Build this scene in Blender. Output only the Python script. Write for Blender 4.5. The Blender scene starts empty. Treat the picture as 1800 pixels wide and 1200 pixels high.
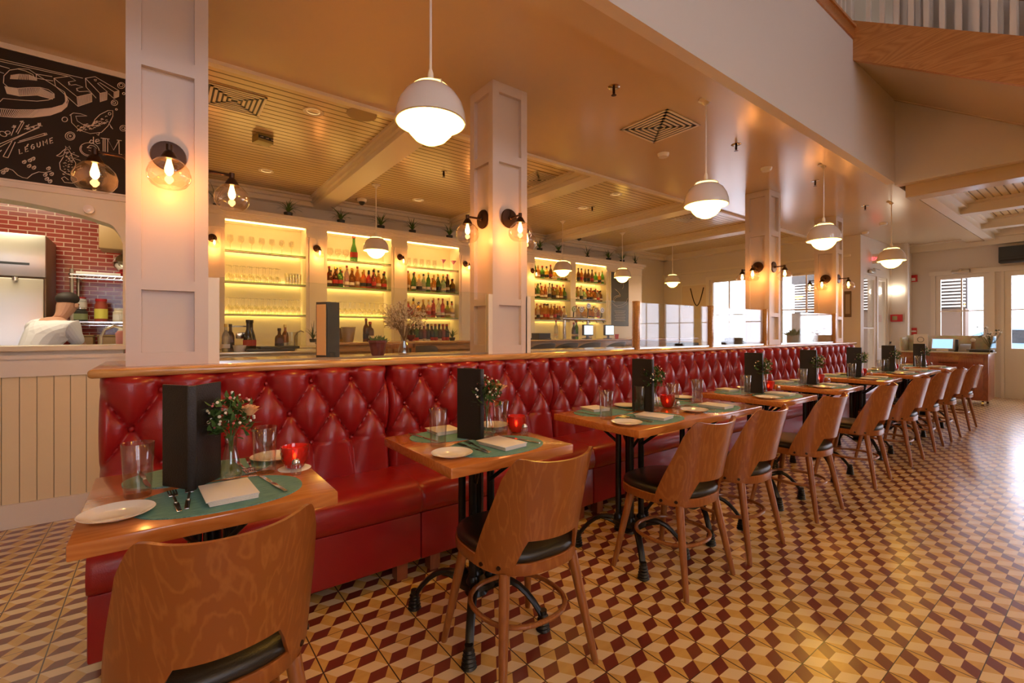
import bpy, bmesh, math, random
from mathutils import Vector, Matrix
random.seed(7)
PI = math.pi
S = bpy.context.scene
COL = S.collection
# ------------------------------------------------------------------ camera
EYE = 1.22; FPX = 820.0; YAW = math.radians(52.93); HOR = 583.7
cd = bpy.data.cameras.new('camera'); cam = bpy.data.objects.new('camera', cd); COL.objects.link(cam)
cam.location = (0, 0, EYE); cam.rotation_euler = (PI/2, 0, YAW - PI/2)
cd.sensor_width = 36; cd.sensor_fit = 'HORIZONTAL'; cd.lens = 36*FPX/1800
cd.shift_y = -(600-HOR)/1800; cd.clip_start = 0.02; cd.clip_end = 200
S.camera = cam
# ------------------------------------------------------------------ world, exposure
W = bpy.data.worlds.new('sky'); S.world = W; W.use_nodes = True
W.node_tree.nodes['Background'].inputs[0].default_value = (0.93, 0.88, 1.0, 1)
W.node_tree.nodes['Background'].inputs[1].default_value = 3.8
vs = S.view_settings
vs.view_transform = 'Standard'; vs.look = 'None'; vs.gamma = 1; vs.use_curve_mapping = False
vs.exposure = 0.95
cy = S.cycles
cy.use_denoising = True; cy.caustics_reflective = False; cy.caustics_refractive = False
cy.max_bounces = 9; cy.diffuse_bounces = 4; cy.glossy_bounces = 4; cy.transmission_bounces = 8; cy.transparent_max_bounces = 24
cy.sample_clamp_indirect = 6; cy.sample_clamp_direct = 0; cy.use_light_tree = True
WARM = (1.0, 0.35, 0.08); SC_W = 1.8; PEND_E = 16.5; LED_E = 10.0; BULB_E = 16.0
# sky portals: window openings that let daylight in
def portal(loc, rot, sx, sy):
    l = bpy.data.lights.new('sky_portal', 'AREA'); l.shape = 'RECTANGLE'; l.size = sx; l.size_y = sy; l.cycles.is_portal = True
    o = bpy.data.objects.new('sky_portal', l); COL.objects.link(o); o.location = loc; o.rotation_euler = rot
for i in range(2):
    portal((-1.0+i*1.4, -4.4, 2.2), (PI/2, 0, PI), .9, 2.4)      # tall front windows of the atrium (faces +Y)
portal((12.42, 1.97, 1.64), (PI/2, 0, PI/2), 0.8, 1.5)
for i in range(5):
    portal((12.42, 0.93-i*1.2, 1.5), (PI/2, 0, PI/2), 1.0, 1.7)
portal((10.12, 5.1, 1.7), (PI/2, 0, PI/2), 3.4, 1.9)
portal((10.72, 3.02, 1.3), (PI/2, 0, PI), 0.75, 2.0)
def point(name, loc, w, color=WARM, r=0.03, parent=None):
    l = bpy.data.lights.new(name, 'POINT'); l.energy = w; l.color = color; l.shadow_soft_size = r
    o = bpy.data.objects.new(name, l); COL.objects.link(o); o.location = loc
    if parent: o.parent = parent
    return o
# ------------------------------------------------------------------ materials
MATS = {}
def nmat(name):
    m = bpy.data.materials.new(name); m.use_nodes = True; nt = m.node_tree
    return m, nt, nt.nodes['Principled BSDF']
def c4(c): return (c[0], c[1], c[2], 1)
def P(name, col, rough=0.5, metal=0.0, spec=0.5, coat=0.0, noise=0.0, bump=0.0, bscale=60, trans=0.0, ior=1.45, emit=None, es=0.0, sheen=0.0):
    m, nt, b = nmat(name); I = b.inputs
    I['Base Color'].default_value = c4(col); I['Roughness'].default_value = rough; I['Metallic'].default_value = metal
    I['Specular IOR Level'].default_value = spec; I['Coat Weight'].default_value = coat; I['IOR'].default_value = ior
    I['Transmission Weight'].default_value = trans; I['Sheen Weight'].default_value = sheen
    if emit: I['Emission Color'].default_value = c4(emit); I['Emission Strength'].default_value = es
    N = nt.nodes; L = nt.links
    if noise or bump:
        tc = N.new('ShaderNodeTexCoord'); no = N.new('ShaderNodeTexNoise'); no.inputs['Scale'].default_value = bscale; no.inputs['Detail'].default_value = 4
        L.new(tc.outputs['Object'], no.inputs['Vector'])
        if noise:
            mx = N.new('ShaderNodeMixRGB'); mx.blend_type = 'MULTIPLY'; mx.inputs[0].default_value = noise; mx.inputs[1].default_value = c4(col)
            L.new(no.outputs['Color'], mx.inputs[2]); L.new(mx.outputs[0], I['Base Color'])
        if bump:
            bp = N.new('ShaderNodeBump'); bp.inputs['Strength'].default_value = bump; bp.inputs['Distance'].default_value = 0.01
            L.new(no.outputs['Fac'], bp.inputs['Height']); L.new(bp.outputs[0], I['Normal'])
    MATS[name] = m; return m
def EM(name, col, s):
    m = bpy.data.materials.new(name); m.use_nodes = True; nt = m.node_tree; nt.nodes.clear()
    e = nt.nodes.new('ShaderNodeEmission'); e.inputs[0].default_value = c4(col); e.inputs[1].default_value = s
    o = nt.nodes.new('ShaderNodeOutputMaterial'); nt.links.new(e.outputs[0], o.inputs[0]); return m
def THIN(name, tint=(1, 1, 1), ior=1.45, base=0.0):
    """thin-walled clear glass: see-through with a Fresnel reflection"""
    m = bpy.data.materials.new(name); m.use_nodes = True; nt = m.node_tree; nt.nodes.clear(); N = nt.nodes; L = nt.links
    t = N.new('ShaderNodeBsdfTransparent'); t.inputs[0].default_value = c4(tint)
    g = N.new('ShaderNodeBsdfGlossy'); g.inputs['Roughness'].default_value = 0.02
    f = N.new('ShaderNodeFresnel'); gb = N.new('ShaderNodeNewGeometry'); io = N.new('ShaderNodeMath'); io.operation = 'MULTIPLY_ADD'; io.inputs[1].default_value = 1/ior-ior; io.inputs[2].default_value = ior; L.new(gb.outputs['Backfacing'], io.inputs[0]); L.new(io.outputs[0], f.inputs[0])
    a = N.new('ShaderNodeMath'); a.operation = 'ADD'; a.use_clamp = True; a.inputs[1].default_value = base
    mx = N.new('ShaderNodeMixShader'); o = N.new('ShaderNodeOutputMaterial')
    L.new(f.outputs[0], a.inputs[0]); L.new(a.outputs[0], mx.inputs[0]); L.new(t.outputs[0], mx.inputs[1]); L.new(g.outputs[0], mx.inputs[2]); L.new(mx.outputs[0], o.inputs[0])
    return m
def WOOD(name, c1, c2, sc=(1, 1, 1), rough=0.3, coat=0.3, rings=6.0, dist=3.0, rot=(0, 0, 0), fine=0.35, lines=False):
    m, nt, b = nmat(name); N = nt.nodes; L = nt.links
    tc = N.new('ShaderNodeTexCoord'); mp = N.new('ShaderNodeMapping'); mp.inputs['Scale'].default_value = sc; mp.inputs['Rotation'].default_value = rot
    info = N.new('ShaderNodeObjectInfo'); vm = N.new('ShaderNodeVectorMath'); vm.operation = 'ADD'
    mu = N.new('ShaderNodeMath'); mu.operation = 'MULTIPLY'; mu.inputs[1].default_value = 7.0
    L.new(info.outputs['Random'], mu.inputs[0]); L.new(tc.outputs['Object'], mp.inputs[0]); L.new(mp.outputs[0], vm.inputs[0]); L.new(mu.outputs[0], vm.inputs[1])
    no = N.new('ShaderNodeTexNoise'); no.inputs['Scale'].default_value = 1.6; no.inputs['Detail'].default_value = 4.5 if lines else 2.0; no.inputs['Distortion'].default_value = 0.4
    L.new(vm.outputs[0], no.inputs['Vector'])
    m1 = N.new('ShaderNodeMath'); m1.operation = 'MULTIPLY'; m1.inputs[1].default_value = rings*dist
    L.new(no.outputs['Fac'], m1.inputs[0])
    fr = N.new('ShaderNodeMath'); fr.operation = 'PINGPONG'; fr.inputs[1].default_value = 0.5; L.new(m1.outputs[0], fr.inputs[0])
    n2 = N.new('ShaderNodeTexNoise'); n2.inputs['Scale'].default_value = 40; n2.inputs['Detail'].default_value = 3
    mp2 = N.new('ShaderNodeMapping'); mp2.inputs['Scale'].default_value = (1, 1, 1); L.new(vm.outputs[0], mp2.inputs[0]); L.new(mp2.outputs[0], n2.inputs['Vector'])
    m2 = N.new('ShaderNodeMath'); m2.operation = 'MULTIPLY_ADD'; m2.inputs[1].default_value = fine; L.new(n2.outputs['Fac'], m2.inputs[0]); L.new(fr.outputs[0], m2.inputs[2])
    cr = N.new('ShaderNodeValToRGB'); cr.color_ramp.elements[0].position = 0.1 if not lines else 0.42; cr.color_ramp.elements[0].color = c4(c1); cr.color_ramp.elements[1].position = 0.62 if not lines else 0.66; cr.color_ramp.elements[1].color = c4(c2)
    L.new(m2.outputs[0], cr.inputs[0]); L.new(cr.outputs[0], b.inputs['Base Color'])
    b.inputs['Roughness'].default_value = rough; b.inputs['Coat Weight'].default_value = coat; b.inputs['Coat Roughness'].default_value = 0.12
    MATS[name] = m; return m
def GROOVE(name, col, axis, period, rough=0.3, gcol=None, w=0.05, off=0.0):
    """painted beadboard: thin grooves every `period` metres across one axis"""
    m, nt, b = nmat(name); N = nt.nodes; L = nt.links
    g = N.new('ShaderNodeNewGeometry'); s = N.new('ShaderNodeSeparateXYZ'); L.new(g.outputs['Position'], s.inputs[0])
    d = N.new('ShaderNodeMath'); d.operation = 'MULTIPLY_ADD'; d.inputs[1].default_value = 1/period; d.inputs[2].default_value = off; L.new(s.outputs['XYZ'.index(axis)], d.inputs[0])
    p = N.new('ShaderNodeMath'); p.operation = 'PINGPONG'; p.inputs[1].default_value = 0.5; L.new(d.outputs[0], p.inputs[0])
    r = N.new('ShaderNodeMapRange'); r.inputs[1].default_value = w*0.3; r.inputs[2].default_value = w; L.new(p.outputs[0], r.inputs[0])
    mx = N.new('ShaderNodeMixRGB'); mx.inputs[1].default_value = c4(gcol or [v*0.35 for v in col]); mx.inputs[2].default_value = c4(col); L.new(r.outputs[0], mx.inputs[0]); L.new(mx.outputs[0], b.inputs['Base Color'])
    bp = N.new('ShaderNodeBump'); bp.inputs['Strength'].default_value = 0.7; bp.inputs['Distance'].default_value = 0.006; L.new(r.outputs[0], bp.inputs['Height']); L.new(bp.outputs[0], b.inputs['Normal'])
    b.inputs['Roughness'].default_value = rough; MATS[name] = m; return m

PAINT = (0.80, 0.73, 0.62)
white = P('paint_white', PAINT, 0.34)
wallw = P('wall_paint', (0.74, 0.67, 0.59), 0.55)
colw = P('column_paint', (0.66, 0.56, 0.50), 0.36)
ceilw = P('ceiling_gloss_paint', (0.66, 0.53, 0.36), 0.2)
ceilb = GROOVE('ceiling_beadboard', (0.74, 0.60, 0.36), 'Y', 0.082, 0.22, w=0.11, gcol=(.14, .10, .05))
wallb = GROOVE('wall_beadboard', (0.80, 0.66, 0.40), 'X', 0.078, 0.45, w=0.035)
table_wood = WOOD('table_top_wood', (0.47, 0.145, 0.028), (0.58, 0.20, 0.045), sc=(0.9, 7, 7), rough=0.22, coat=0.7, rings=5, dist=2)
table_edge = WOOD('table_edge_wood', (0.42, 0.17, 0.05), (0.58, 0.28, 0.09), sc=(0.9, 7, 7), rough=0.3, coat=0.5, rings=5, dist=2)
chair_wood = WOOD('chair_ply_wood', (0.28, 0.080, 0.014), (0.36, 0.118, 0.024), sc=(4.2, 4.2, 0.75), rough=0.3, coat=0.35, rings=5, dist=3.2, fine=0.32, lines=True)
leg_wood = WOOD('chair_solid_wood', (0.24, 0.075, 0.016), (0.33, 0.115, 0.026), sc=(9, 9, 1.2), rough=0.32, coat=0.35, rings=4, dist=2)
ledge_wood = WOOD('ledge_oak', (0.50, 0.23, 0.06), (0.66, 0.34, 0.11), sc=(0.7, 6, 6), rough=0.22, coat=0.6, rings=6, dist=2.5)
beam_wood = WOOD('stair_oak', (0.46, 0.17, 0.04), (0.60, 0.26, 0.07), sc=(3, 0.55, 3.2), rough=0.35, coat=0.3, rings=8, dist=3)
bar_wood = WOOD('bar_oak', (0.40, 0.20, 0.07), (0.55, 0.30, 0.11), sc=(0.7, 6, 6), rough=0.25, coat=0.5)
mahog = WOOD('host_stand_mahogany', (0.20, 0.045, 0.02), (0.27, 0.07, 0.03), sc=(3, 3, 0.8), rough=0.3, coat=0.4)
leather = P('red_leather', (0.31, 0.009, 0.010), 0.28, spec=0.55, coat=0.15, bump=0.10, bscale=260)
blackle = P('black_seat_vinyl', (0.016, 0.014, 0.011), 0.33, spec=0.6, bump=0.12, bscale=300)
iron = P('black_cast_iron', (0.012, 0.011, 0.010), 0.3, metal=0.3, spec=0.6)
bronze = P('oiled_bronze', (0.06, 0.03, 0.018), 0.35, metal=0.8)
chrome = P('polished_steel', (0.62, 0.60, 0.56), 0.18, metal=1.0)
steel = P('brushed_steel', (0.52, 0.50, 0.45), 0.32, metal=1.0, bump=0.05, bscale=30)
china = P('white_china', (0.86, 0.82, 0.76), 0.12, coat=0.5)
linen = P('white_linen', (0.86, 0.80, 0.74), 0.85, bump=0.3, bscale=420)
menu_b = P('menu_leather_black', (0.016, 0.012, 0.010), 0.42, bump=0.2, bscale=240)
paper = P('menu_paper', (0.78, 0.50, 0.24), 0.7)
paperw = P('white_paper', (0.85, 0.80, 0.74), 0.7)
redglass = P('red_candle_glass', (0.80, 0.03, 0.02), 0.10, trans=0.55, coat=0.5)
tumbler_g = THIN('tumbler_glass', (0.93, 0.92, 0.89), 1.6, 0.03)
thin = THIN('thin_glass', (0.97, 0.98, 0.97)); thinw = THIN('thin_warm_glass', (1.0, 0.94, 0.86), 1.8, 0.08)
pane_g = THIN('pane_glass', (0.95, 0.975, 0.96), 1.5)
winglass = THIN('window_glass', (0.95, 0.98, 1.0), 1.45)
shelfg = P('shelf_glass_edge', (0.30, 0.62, 0.16), 0.1, trans=0.5)
shade_w = P('pendant_enamel', (0.78, 0.72, 0.68), 0.14, coat=0.6)
opal = EM('pendant_opal_glow', (1.0, 0.54, 0.08), PEND_E)
opal_in = P('pendant_inner_white', (0.9, 0.82, 0.66), 0.4, emit=(1.0, 0.60, 0.1), es=1.2)
bulb_e = EM('filament_glow', (1.0, 0.52, 0.14), BULB_E)
led = EM('shelf_light_glow', (1.0, 0.58, 0.17), LED_E)
cabin = P('cabinet_inner_paint', (0.88, 0.80, 0.58), 0.5)
green_l = P('leaf_green', (0.07, 0.15, 0.035), 0.5); green_d = P('leaf_dark', (0.035, 0.075, 0.025), 0.5)
dryf = P('dried_blossom', (0.62, 0.50, 0.36), 0.8); dryb = P('dried_twig', (0.20, 0.13, 0.07), 0.8)
rosem = P('peach_rose', (0.90, 0.55, 0.28), 0.6); wfl = P('white_blossom', (0.92, 0.88, 0.78), 0.6); pinkf = P('pink_blossom', (0.75, 0.20, 0.22), 0.6)
potred = P('dark_red_pot', (0.20, 0.02, 0.03), 0.35, noise=0.6, bscale=90)
board = P('chalkboard_paint', (0.030, 0.020, 0.016), 0.75, noise=0.3, bscale=8)
slate = P('slate_board', (0.08, 0.09, 0.10), 0.7)
chalk = P('chalk_line', (0.80, 0.72, 0.64), 0.9)
redp = P('alarm_red', (0.55, 0.02, 0.025), 0.4)
vinyl = P('dark_grey', (0.04, 0.045, 0.05), 0.5)
skin = P('skin', (0.55, 0.30, 0.20), 0.55); shirt = P('white_cloth', (0.80, 0.80, 0.84), 0.85); hairm = P('dark_hair', (0.03, 0.02, 0.015), 0.6); apron = P('blue_apron', (0.35, 0.42, 0.55), 0.85)
stone = P('marble_top', (0.74, 0.66, 0.46), 0.25, noise=0.5, bscale=14)

def floor_mat():
    m, nt, b = nmat('cube_pattern_tile'); N = nt.nodes; L = nt.links; T = 0.20286
    def M(op, a, bb=None, cc=None, clamp=False):
        n = N.new('ShaderNodeMath'); n.operation = op; n.use_clamp = clamp
        for i, v in enumerate((a, bb, cc)):
            if v is None: continue
            if isinstance(v, (int, float)): n.inputs[i].default_value = v
            else: L.new(v, n.inputs[i])
        return n.outputs[0]
    g = N.new('ShaderNodeNewGeometry'); s = N.new('ShaderNodeSeparateXYZ'); L.new(g.outputs['Position'], s.inputs[0])
    u = M('MULTIPLY_ADD', s.outputs[0], 1/T, OXT); v = M('MULTIPLY_ADD', s.outputs[1], -1/T, OYT)
    v4 = M('MULTIPLY', v, 4.0); row = M('FLOOR', v4); fr = M('FRACT', v4)
    sl = M('ADD', M('MULTIPLY', row, 0.5), M('MULTIPLY', fr, 1/6))
    q1 = M('FRACT', M('ADD', M('ADD', u, sl), 100 - 2/3)); q2 = M('FRACT', M('ADD', M('SUBTRACT', u, sl), 100.0))
    dark = M('LESS_THAN', q1, 1/3); pale = M('LESS_THAN', q2, 1/3)
    no = N.new('ShaderNodeTexNoise'); no.inputs['Scale'].default_value = 5; no.inputs['Detail'].default_value = 5
    mp = N.new('ShaderNodeMapping'); mp.inputs['Scale'].default_value = (1, 5, 1); mp.inputs['Rotation'].default_value = (0, 0, 0.6); L.new(g.outputs['Position'], mp.inputs[0]); L.new(mp.outputs[0], no.inputs['Vector'])
    def mix(f, a, c, mode='MIX'):
        n = N.new('ShaderNodeMixRGB'); n.blend_type = mode
        if isinstance(f, (int, float)): n.inputs[0].default_value = f
        else: L.new(f, n.inputs[0])
        for i, x in ((1, a), (2, c)):
            if isinstance(x, tuple): n.inputs[i].default_value = c4(x)
            else: L.new(x, n.inputs[i])
        return n.outputs[0]
    yel = mix(no.outputs['Fac'], (0.52, 0.27, 0.05), (0.82, 0.52, 0.16))
    c = mix(pale, yel, (0.80, 0.61, 0.34)); c = mix(dark, c, (0.17, 0.028, 0.016))
    gu = M('LESS_THAN', M('PINGPONG', u, 0.5), 0.011); gv = M('LESS_THAN', M('PINGPONG', v, 0.5), 0.007)
    c = mix(M('MAXIMUM', gu, gv), c, (0.035, 0.016, 0.008))
    L.new(c, b.inputs['Base Color'])
    n2 = N.new('ShaderNodeTexNoise'); n2.inputs['Scale'].default_value = 2.2; n2.inputs['Detail'].default_value = 4; L.new(g.outputs['Position'], n2.inputs['Vector'])
    r = N.new('ShaderNodeMapRange'); r.inputs[3].default_value = 0.17; r.inputs[4].default_value = 0.30; L.new(n2.outputs['Fac'], r.inputs[0]); L.new(r.outputs[0], b.inputs['Roughness'])
    bp = N.new('ShaderNodeBump'); bp.inputs['Strength'].default_value = 0.3; bp.inputs['Distance'].default_value = 0.002; bp.invert = True
    L.new(M('MAXIMUM', gu, gv), bp.inputs['Height']); L.new(bp.outputs[0], b.inputs['Normal'])
    b.inputs['Specular IOR Level'].default_value = 0.7; b.inputs['Coat Weight'].default_value = 0.45; b.inputs['Coat Roughness'].default_value = 0.32; b.inputs['Coat IOR'].default_value = 1.6
    return m
OXT = 100 - 7.31; OYT = 100 + 6.58
tile_floor = floor_mat()
def BRICK():
    m, nt, b = nmat('red_glazed_brick_tile'); N = nt.nodes; L = nt.links
    g = N.new('ShaderNodeNewGeometry'); s = N.new('ShaderNodeSeparateXYZ'); L.new(g.outputs['Position'], s.inputs[0]); cb = N.new('ShaderNodeCombineXYZ'); L.new(s.outputs[0], cb.inputs[0]); L.new(s.outputs[2], cb.inputs[1])
    br = N.new('ShaderNodeTexBrick'); L.new(cb.outputs[0], br.inputs[0]); br.inputs['Color1'].default_value = (0.34, 0.035, 0.02, 1); br.inputs['Color2'].default_value = (0.27, 0.028, 0.016, 1); br.inputs['Mortar'].default_value = (0.62, 0.40, 0.30, 1)
    br.inputs['Scale'].default_value = 1; br.inputs['Mortar Size'].default_value = 0.004; br.inputs['Brick Width'].default_value = 0.125; br.inputs['Row Height'].default_value = 0.042
    L.new(br.outputs[0], b.inputs['Base Color']); b.inputs['Roughness'].default_value = 0.15
    return m
brick = BRICK()
def WEAVE():
    m, nt, b = nmat('teal_woven_placemat'); N = nt.nodes; L = nt.links
    tc = N.new('ShaderNodeTexCoord'); ch = N.new('ShaderNodeTexNoise'); ch.inputs['Scale'].default_value = 3; mp = N.new('ShaderNodeMapping'); mp.inputs['Scale'].default_value = (8, 160, 1); L.new(tc.outputs['Object'], mp.inputs[0]); L.new(mp.outputs[0], ch.inputs['Vector'])
    cr = N.new('ShaderNodeValToRGB'); cr.color_ramp.elements[0].color = (0.05, 0.19, 0.18, 1); cr.color_ramp.elements[0].position = 0.3; cr.color_ramp.elements[1].color = (0.20, 0.42, 0.38, 1); cr.color_ramp.elements[1].position = 0.7
    L.new(ch.outputs['Fac'], cr.inputs[0]); L.new(cr.outputs[0], b.inputs['Base Color']); b.inputs['Roughness'].default_value = 0.6
    return m
weave = WEAVE()

# ------------------------------------------------------------------ mesh helpers
class MB:
    def __init__(s): s.b = bmesh.new()
    def box(s, x0, x1, y0, y1, z0, z1, bev=0.0, seg=2, mi=0):
        vs_ = [s.b.verts.new((x, y, z)) for x in (x0, x1) for y in (y0, y1) for z in (z0, z1)]
        F = [(0, 1, 3, 2), (4, 6, 7, 5), (0, 4, 5, 1), (2, 3, 7, 6), (0, 2, 6, 4), (1, 5, 7, 3)]
        fs = [s.b.faces.new([vs_[i] for i in f]) for f in F]
        for f in fs: f.material_index = mi
        if bev > 0:
            es = list({e for f in fs for e in f.edges})
            bmesh.ops.bevel(s.b, geom=es, offset=bev, segments=seg, profile=0.5, affect='EDGES')
        return s
    def cbox(s, cx, cy_, cz, sx, sy, sz, bev=0.0, seg=2): return s.box(cx-sx/2, cx+sx/2, cy_-sy/2, cy_+sy/2, cz-sz/2, cz+sz/2, bev, seg)
    def rings(s, R, closed=True, cap0=True, cap1=True):
        rv = [[s.b.verts.new(p) for p in r] for r in R]
        n = len(R[0])
        for a, c in zip(rv, rv[1:]):
            for i in range(n if closed else n-1):
                j = (i+1) % n
                s.b.faces.new((a[i], a[j], c[j], c[i]))
        if closed and cap0: s.b.faces.new(rv[0][::-1])
        if closed and cap1: s.b.faces.new(rv[-1])
        return s
    def lathe(s, prof, seg=24, o=(0, 0, 0), cap0=False, cap1=False, sx=1, sy=1):
        return s.rings([[(o[0]+r*sx*math.cos(2*PI*i/seg), o[1]+r*sy*math.sin(2*PI*i/seg), o[2]+z) for i in range(seg)] for r, z in prof], True, cap0, cap1)
    def tube(s, pts, r, seg=8, cap=True, flat=1.0):
        pts = [Vector(p) for p in pts]; R = []; n = len(pts)
        rs = r if isinstance(r, (list, tuple)) else [r]*n
        up = Vector((0, 0, 1)); prev = None
        for i, p in enumerate(pts):
            t = (pts[min(i+1, n-1)]-pts[max(i-1, 0)]).normalized()
            if prev is None:
                a = up if abs(t.z) < 0.9 else Vector((1, 0, 0)); u = t.cross(a).normalized()
            else: u = (prev - t*prev.dot(t)).normalized()
            prev = u; w = t.cross(u)
            R.append([tuple(p+(u*math.cos(2*PI*k/seg)+w*flat*math.sin(2*PI*k/seg))*rs[i]) for k in range(seg)])
        return s.rings(R, True, cap, cap)
    def cyl(s, p0, p1, r0, r1=None, seg=16): return s.tube([p0, p1], [r0, r1 if r1 is not None else r0], seg)
    def ball(s, c, r, seg=12, sz=1.0, sx=1.0):
        n = max(4, seg//2); pr = [(max(1e-4, r*math.sin(PI*i/n)), -r*sz*math.cos(PI*i/n)) for i in range(n+1)]
        return s.lathe(pr, seg, c, True, True, sx, 1)
    def prism(s, poly, z0, z1, bev=0.0):
        a = [s.b.verts.new((x, y, z0)) for x, y in poly]; c = [s.b.verts.new((x, y, z1)) for x, y in poly]; n = len(poly)
        fs = [s.b.faces.new(a[::-1]), s.b.faces.new(c)] + [s.b.faces.new((a[i], a[(i+1) % n], c[(i+1) % n], c[i])) for i in range(n)]
        if bev: bmesh.ops.bevel(s.b, geom=list(fs[1].edges)+list(fs[0].edges), offset=bev, segments=2, profile=0.5, affect='EDGES')
        return s
    def xf(s, M): bmesh.ops.transform(s.b, matrix=M, verts=s.b.verts); return s
    def quad(s, *p): s.b.faces.new([s.b.verts.new(q) for q in p]); return s
    def build(s, name, mat, parent=None, smooth=True, ang=35):
        bmesh.ops.recalc_face_normals(s.b, faces=s.b.faces)
        me = bpy.data.meshes.new(name); s.b.to_mesh(me); s.b.free()
        for mm in (mat if isinstance(mat, (list, tuple)) else [mat]): me.materials.append(mm)
        if smooth:
            me.polygons.foreach_set('use_smooth', [True]*len(me.polygons))
            me.set_sharp_from_angle(angle=math.radians(ang))
        o = bpy.data.objects.new(name, me); COL.objects.link(o)
        if parent: o.parent = parent
        return o
def tag(o, label, cat, group=None):
    o['label'] = label; o['category'] = cat
    if group: o['group'] = group
    return o
def thing(name, label, cat, loc=(0, 0, 0), rz=0, group=None):
    o = bpy.data.objects.new(name, None); COL.objects.link(o); o.empty_display_size = 0.1
    o.location = loc; o.rotation_euler = (0, 0, rz); return tag(o, label, cat, group)
def dup(root, loc=None, rz=None, label=None, group=None, scale=None):
    def cp(o, par):
        c = o.copy(); COL.objects.link(c); c.parent = par
        for ch in kids.get(o, []): cp(ch, c)
        return c
    kids = {}
    def walk(o):
        kids[o] = list(o.children)
        for c in kids[o]: walk(c)
    walk(root); r = cp(root, None)
    if loc is not None: r.location = loc
    if rz is not None: r.rotation_euler = (0, 0, rz)
    if label: r['label'] = label
    if group: r['group'] = group
    if scale: r.scale = (scale,)*3 if isinstance(scale, (int, float)) else scale
    return r
class Multi:
    """build a thing once, then hand out copies"""
    def __init__(s, fn): s.fn = fn; s.o = None
    def __call__(s, loc, rz, label, group=None, scale=None):
        if s.o is None:
            s.o = s.fn(); o = s.o; o.location = loc; o.rotation_euler = (0, 0, rz); o['label'] = label
            if group: o['group'] = group
            if scale: o.scale = (scale,)*3 if isinstance(scale, (int, float)) else scale
            return o
        return dup(s.o, loc, rz, label, group, scale or 1.0)
def struct(name, mb, mat, smooth=False):
    o = mb.build(name, mat, None, smooth); o['kind'] = 'structure'; return o
# a photo pixel seen on a known plane of the place, used only to read off positions
F2 = (math.cos(YAW), math.sin(YAW)); R2 = (math.sin(YAW), -math.cos(YAW))
def _ray(px, py): 
    u = (px-900)/FPX; return (F2[0]+R2[0]*u, F2[1]+R2[1]*u, -(py-HOR)/FPX)
def onY(px, py, y): d = _ray(px, py); t = y/d[1]; return (d[0]*t, y, EYE+d[2]*t)
def onZ(px, py, z): d = _ray(px, py); t = (z-EYE)/d[2]; return (d[0]*t, d[1]*t, z)
def onX(px, py, x): d = _ray(px, py); t = x/d[0]; return (x, d[1]*t, EYE+d[2]*t)

# ================================================================== ROOM SHELL
XL, XR, YF, YB = -3.2, 12.5, -4.5, 7.1
struct('floor', MB().box(XL-.1, XR+.1, YF-.1, YB+.1, -0.1, 0), tile_floor)
# flat gloss ceiling strip over the banquette (thick enough to carry the mezzanine above)
struct('ceiling_soffit', MB().box(XL, XR, 1.86, 3.63, 3.0, 3.1), ceilw)
struct('ceiling_bar', MB().box(0.2, 10.3, 3.63, YB, 3.12, 3.2), ceilb)
struct('ceiling_front', MB().box(XL, 0.2, 3.63, 4.2, 3.0, 3.1), ceilw)
struct('ceiling_end', MB().box(10.3, XR, 3.63, YB, 3.0, 3.1), ceilw)
struct('ceiling_beam', MB().box(XL, 6.73, 1.70, 1.88, 2.93, 3.3).box(6.73, XR, 1.64, 1.88, 2.93, 3.3), ceilw)
struct('ceiling_hall', MB().box(6.95, XR, YF, 1.63, 3.12, 3.2), ceilb)
struct('ceiling_slab', MB().box(XL, XR, 1.70, YB, 3.9, 4.2), white)
struct('ceiling_slab', MB().box(6.74, XR, YF, 1.70, 3.9, 4.2), white)
struct('trim_1', MB().box(XL, XR, 1.855, 1.90, 2.96, 3.0).box(0.2, XR, 3.60, 3.66, 2.975, 3.02).box(0.2, 10.2, 3.66, 3.70, 3.0, 3.12), white)
struct('wall_fascia', MB().box(XL, 6.73, 1.62, 1.70, 2.93, 4.06), wallw)
struct('wall_header', MB().box(6.73, 6.95, YF, 1.64, 2.93, 6.2).box(6.71, 6.75, YF, 1.62, 2.90, 2.945), wallw)
struct('ceiling_header', MB().box(6.95, 7.2, YF, 1.58, 2.79, 3.2, 0.01), ceilw)
# beams
for i, xr in enumerate((2.0, 4.2, 6.35, 8.45)):
    b = MB().box(xr-.26, xr, 3.63, YB, 3.0, 3.13)
    for dx in (-.26, 0):
        sg = -1 if dx < 0 else 1
        b.box(min(xr+dx, xr+dx+sg*.035), max(xr+dx, xr+dx+sg*.035), 3.66, YB, 3.05, 3.13).box(min(xr+dx, xr+dx+sg*.07), max(xr+dx, xr+dx+sg*.07), 3.66, YB, 3.09, 3.13)
    struct('ceiling_beam', b, white)
b = MB()
for (a, c) in ((0.2, 1.74), (2.0, 3.94), (4.2, 6.09), (6.35, 8.19), (8.45, 10.18)):
    b.box(a, c, 6.98, YB, 3.0, 3.12).box(a, c, 6.92, YB, 3.06, 3.12).box(a, c, 6.86, YB, 3.1, 3.12)
b.box(10.0, 10.18, 3.7, YB, 3.0, 3.12)
struct('trim_2', b, white)
for xr in (9.6, 11.2):
    struct('ceiling_beam', MB().box(xr-.2, xr, YF, 1.5, 2.95, 3.13).box(xr-.24, xr+.04, YF, 1.5, 3.08, 3.13), white)
struct('trim_3', MB().box(7.2, XR, 1.5, 1.63, 2.93, 3.12).box(7.2, XR, 1.42, 1.63, 3.03, 3.12).box(7.2, XR, 1.34, 1.63, 3.09, 3.12).box(12.35, XR, YF, 2.95, 2.85, 3.12).box(12.25, XR, YF, 2.95, 2.98, 3.12), white)
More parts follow.
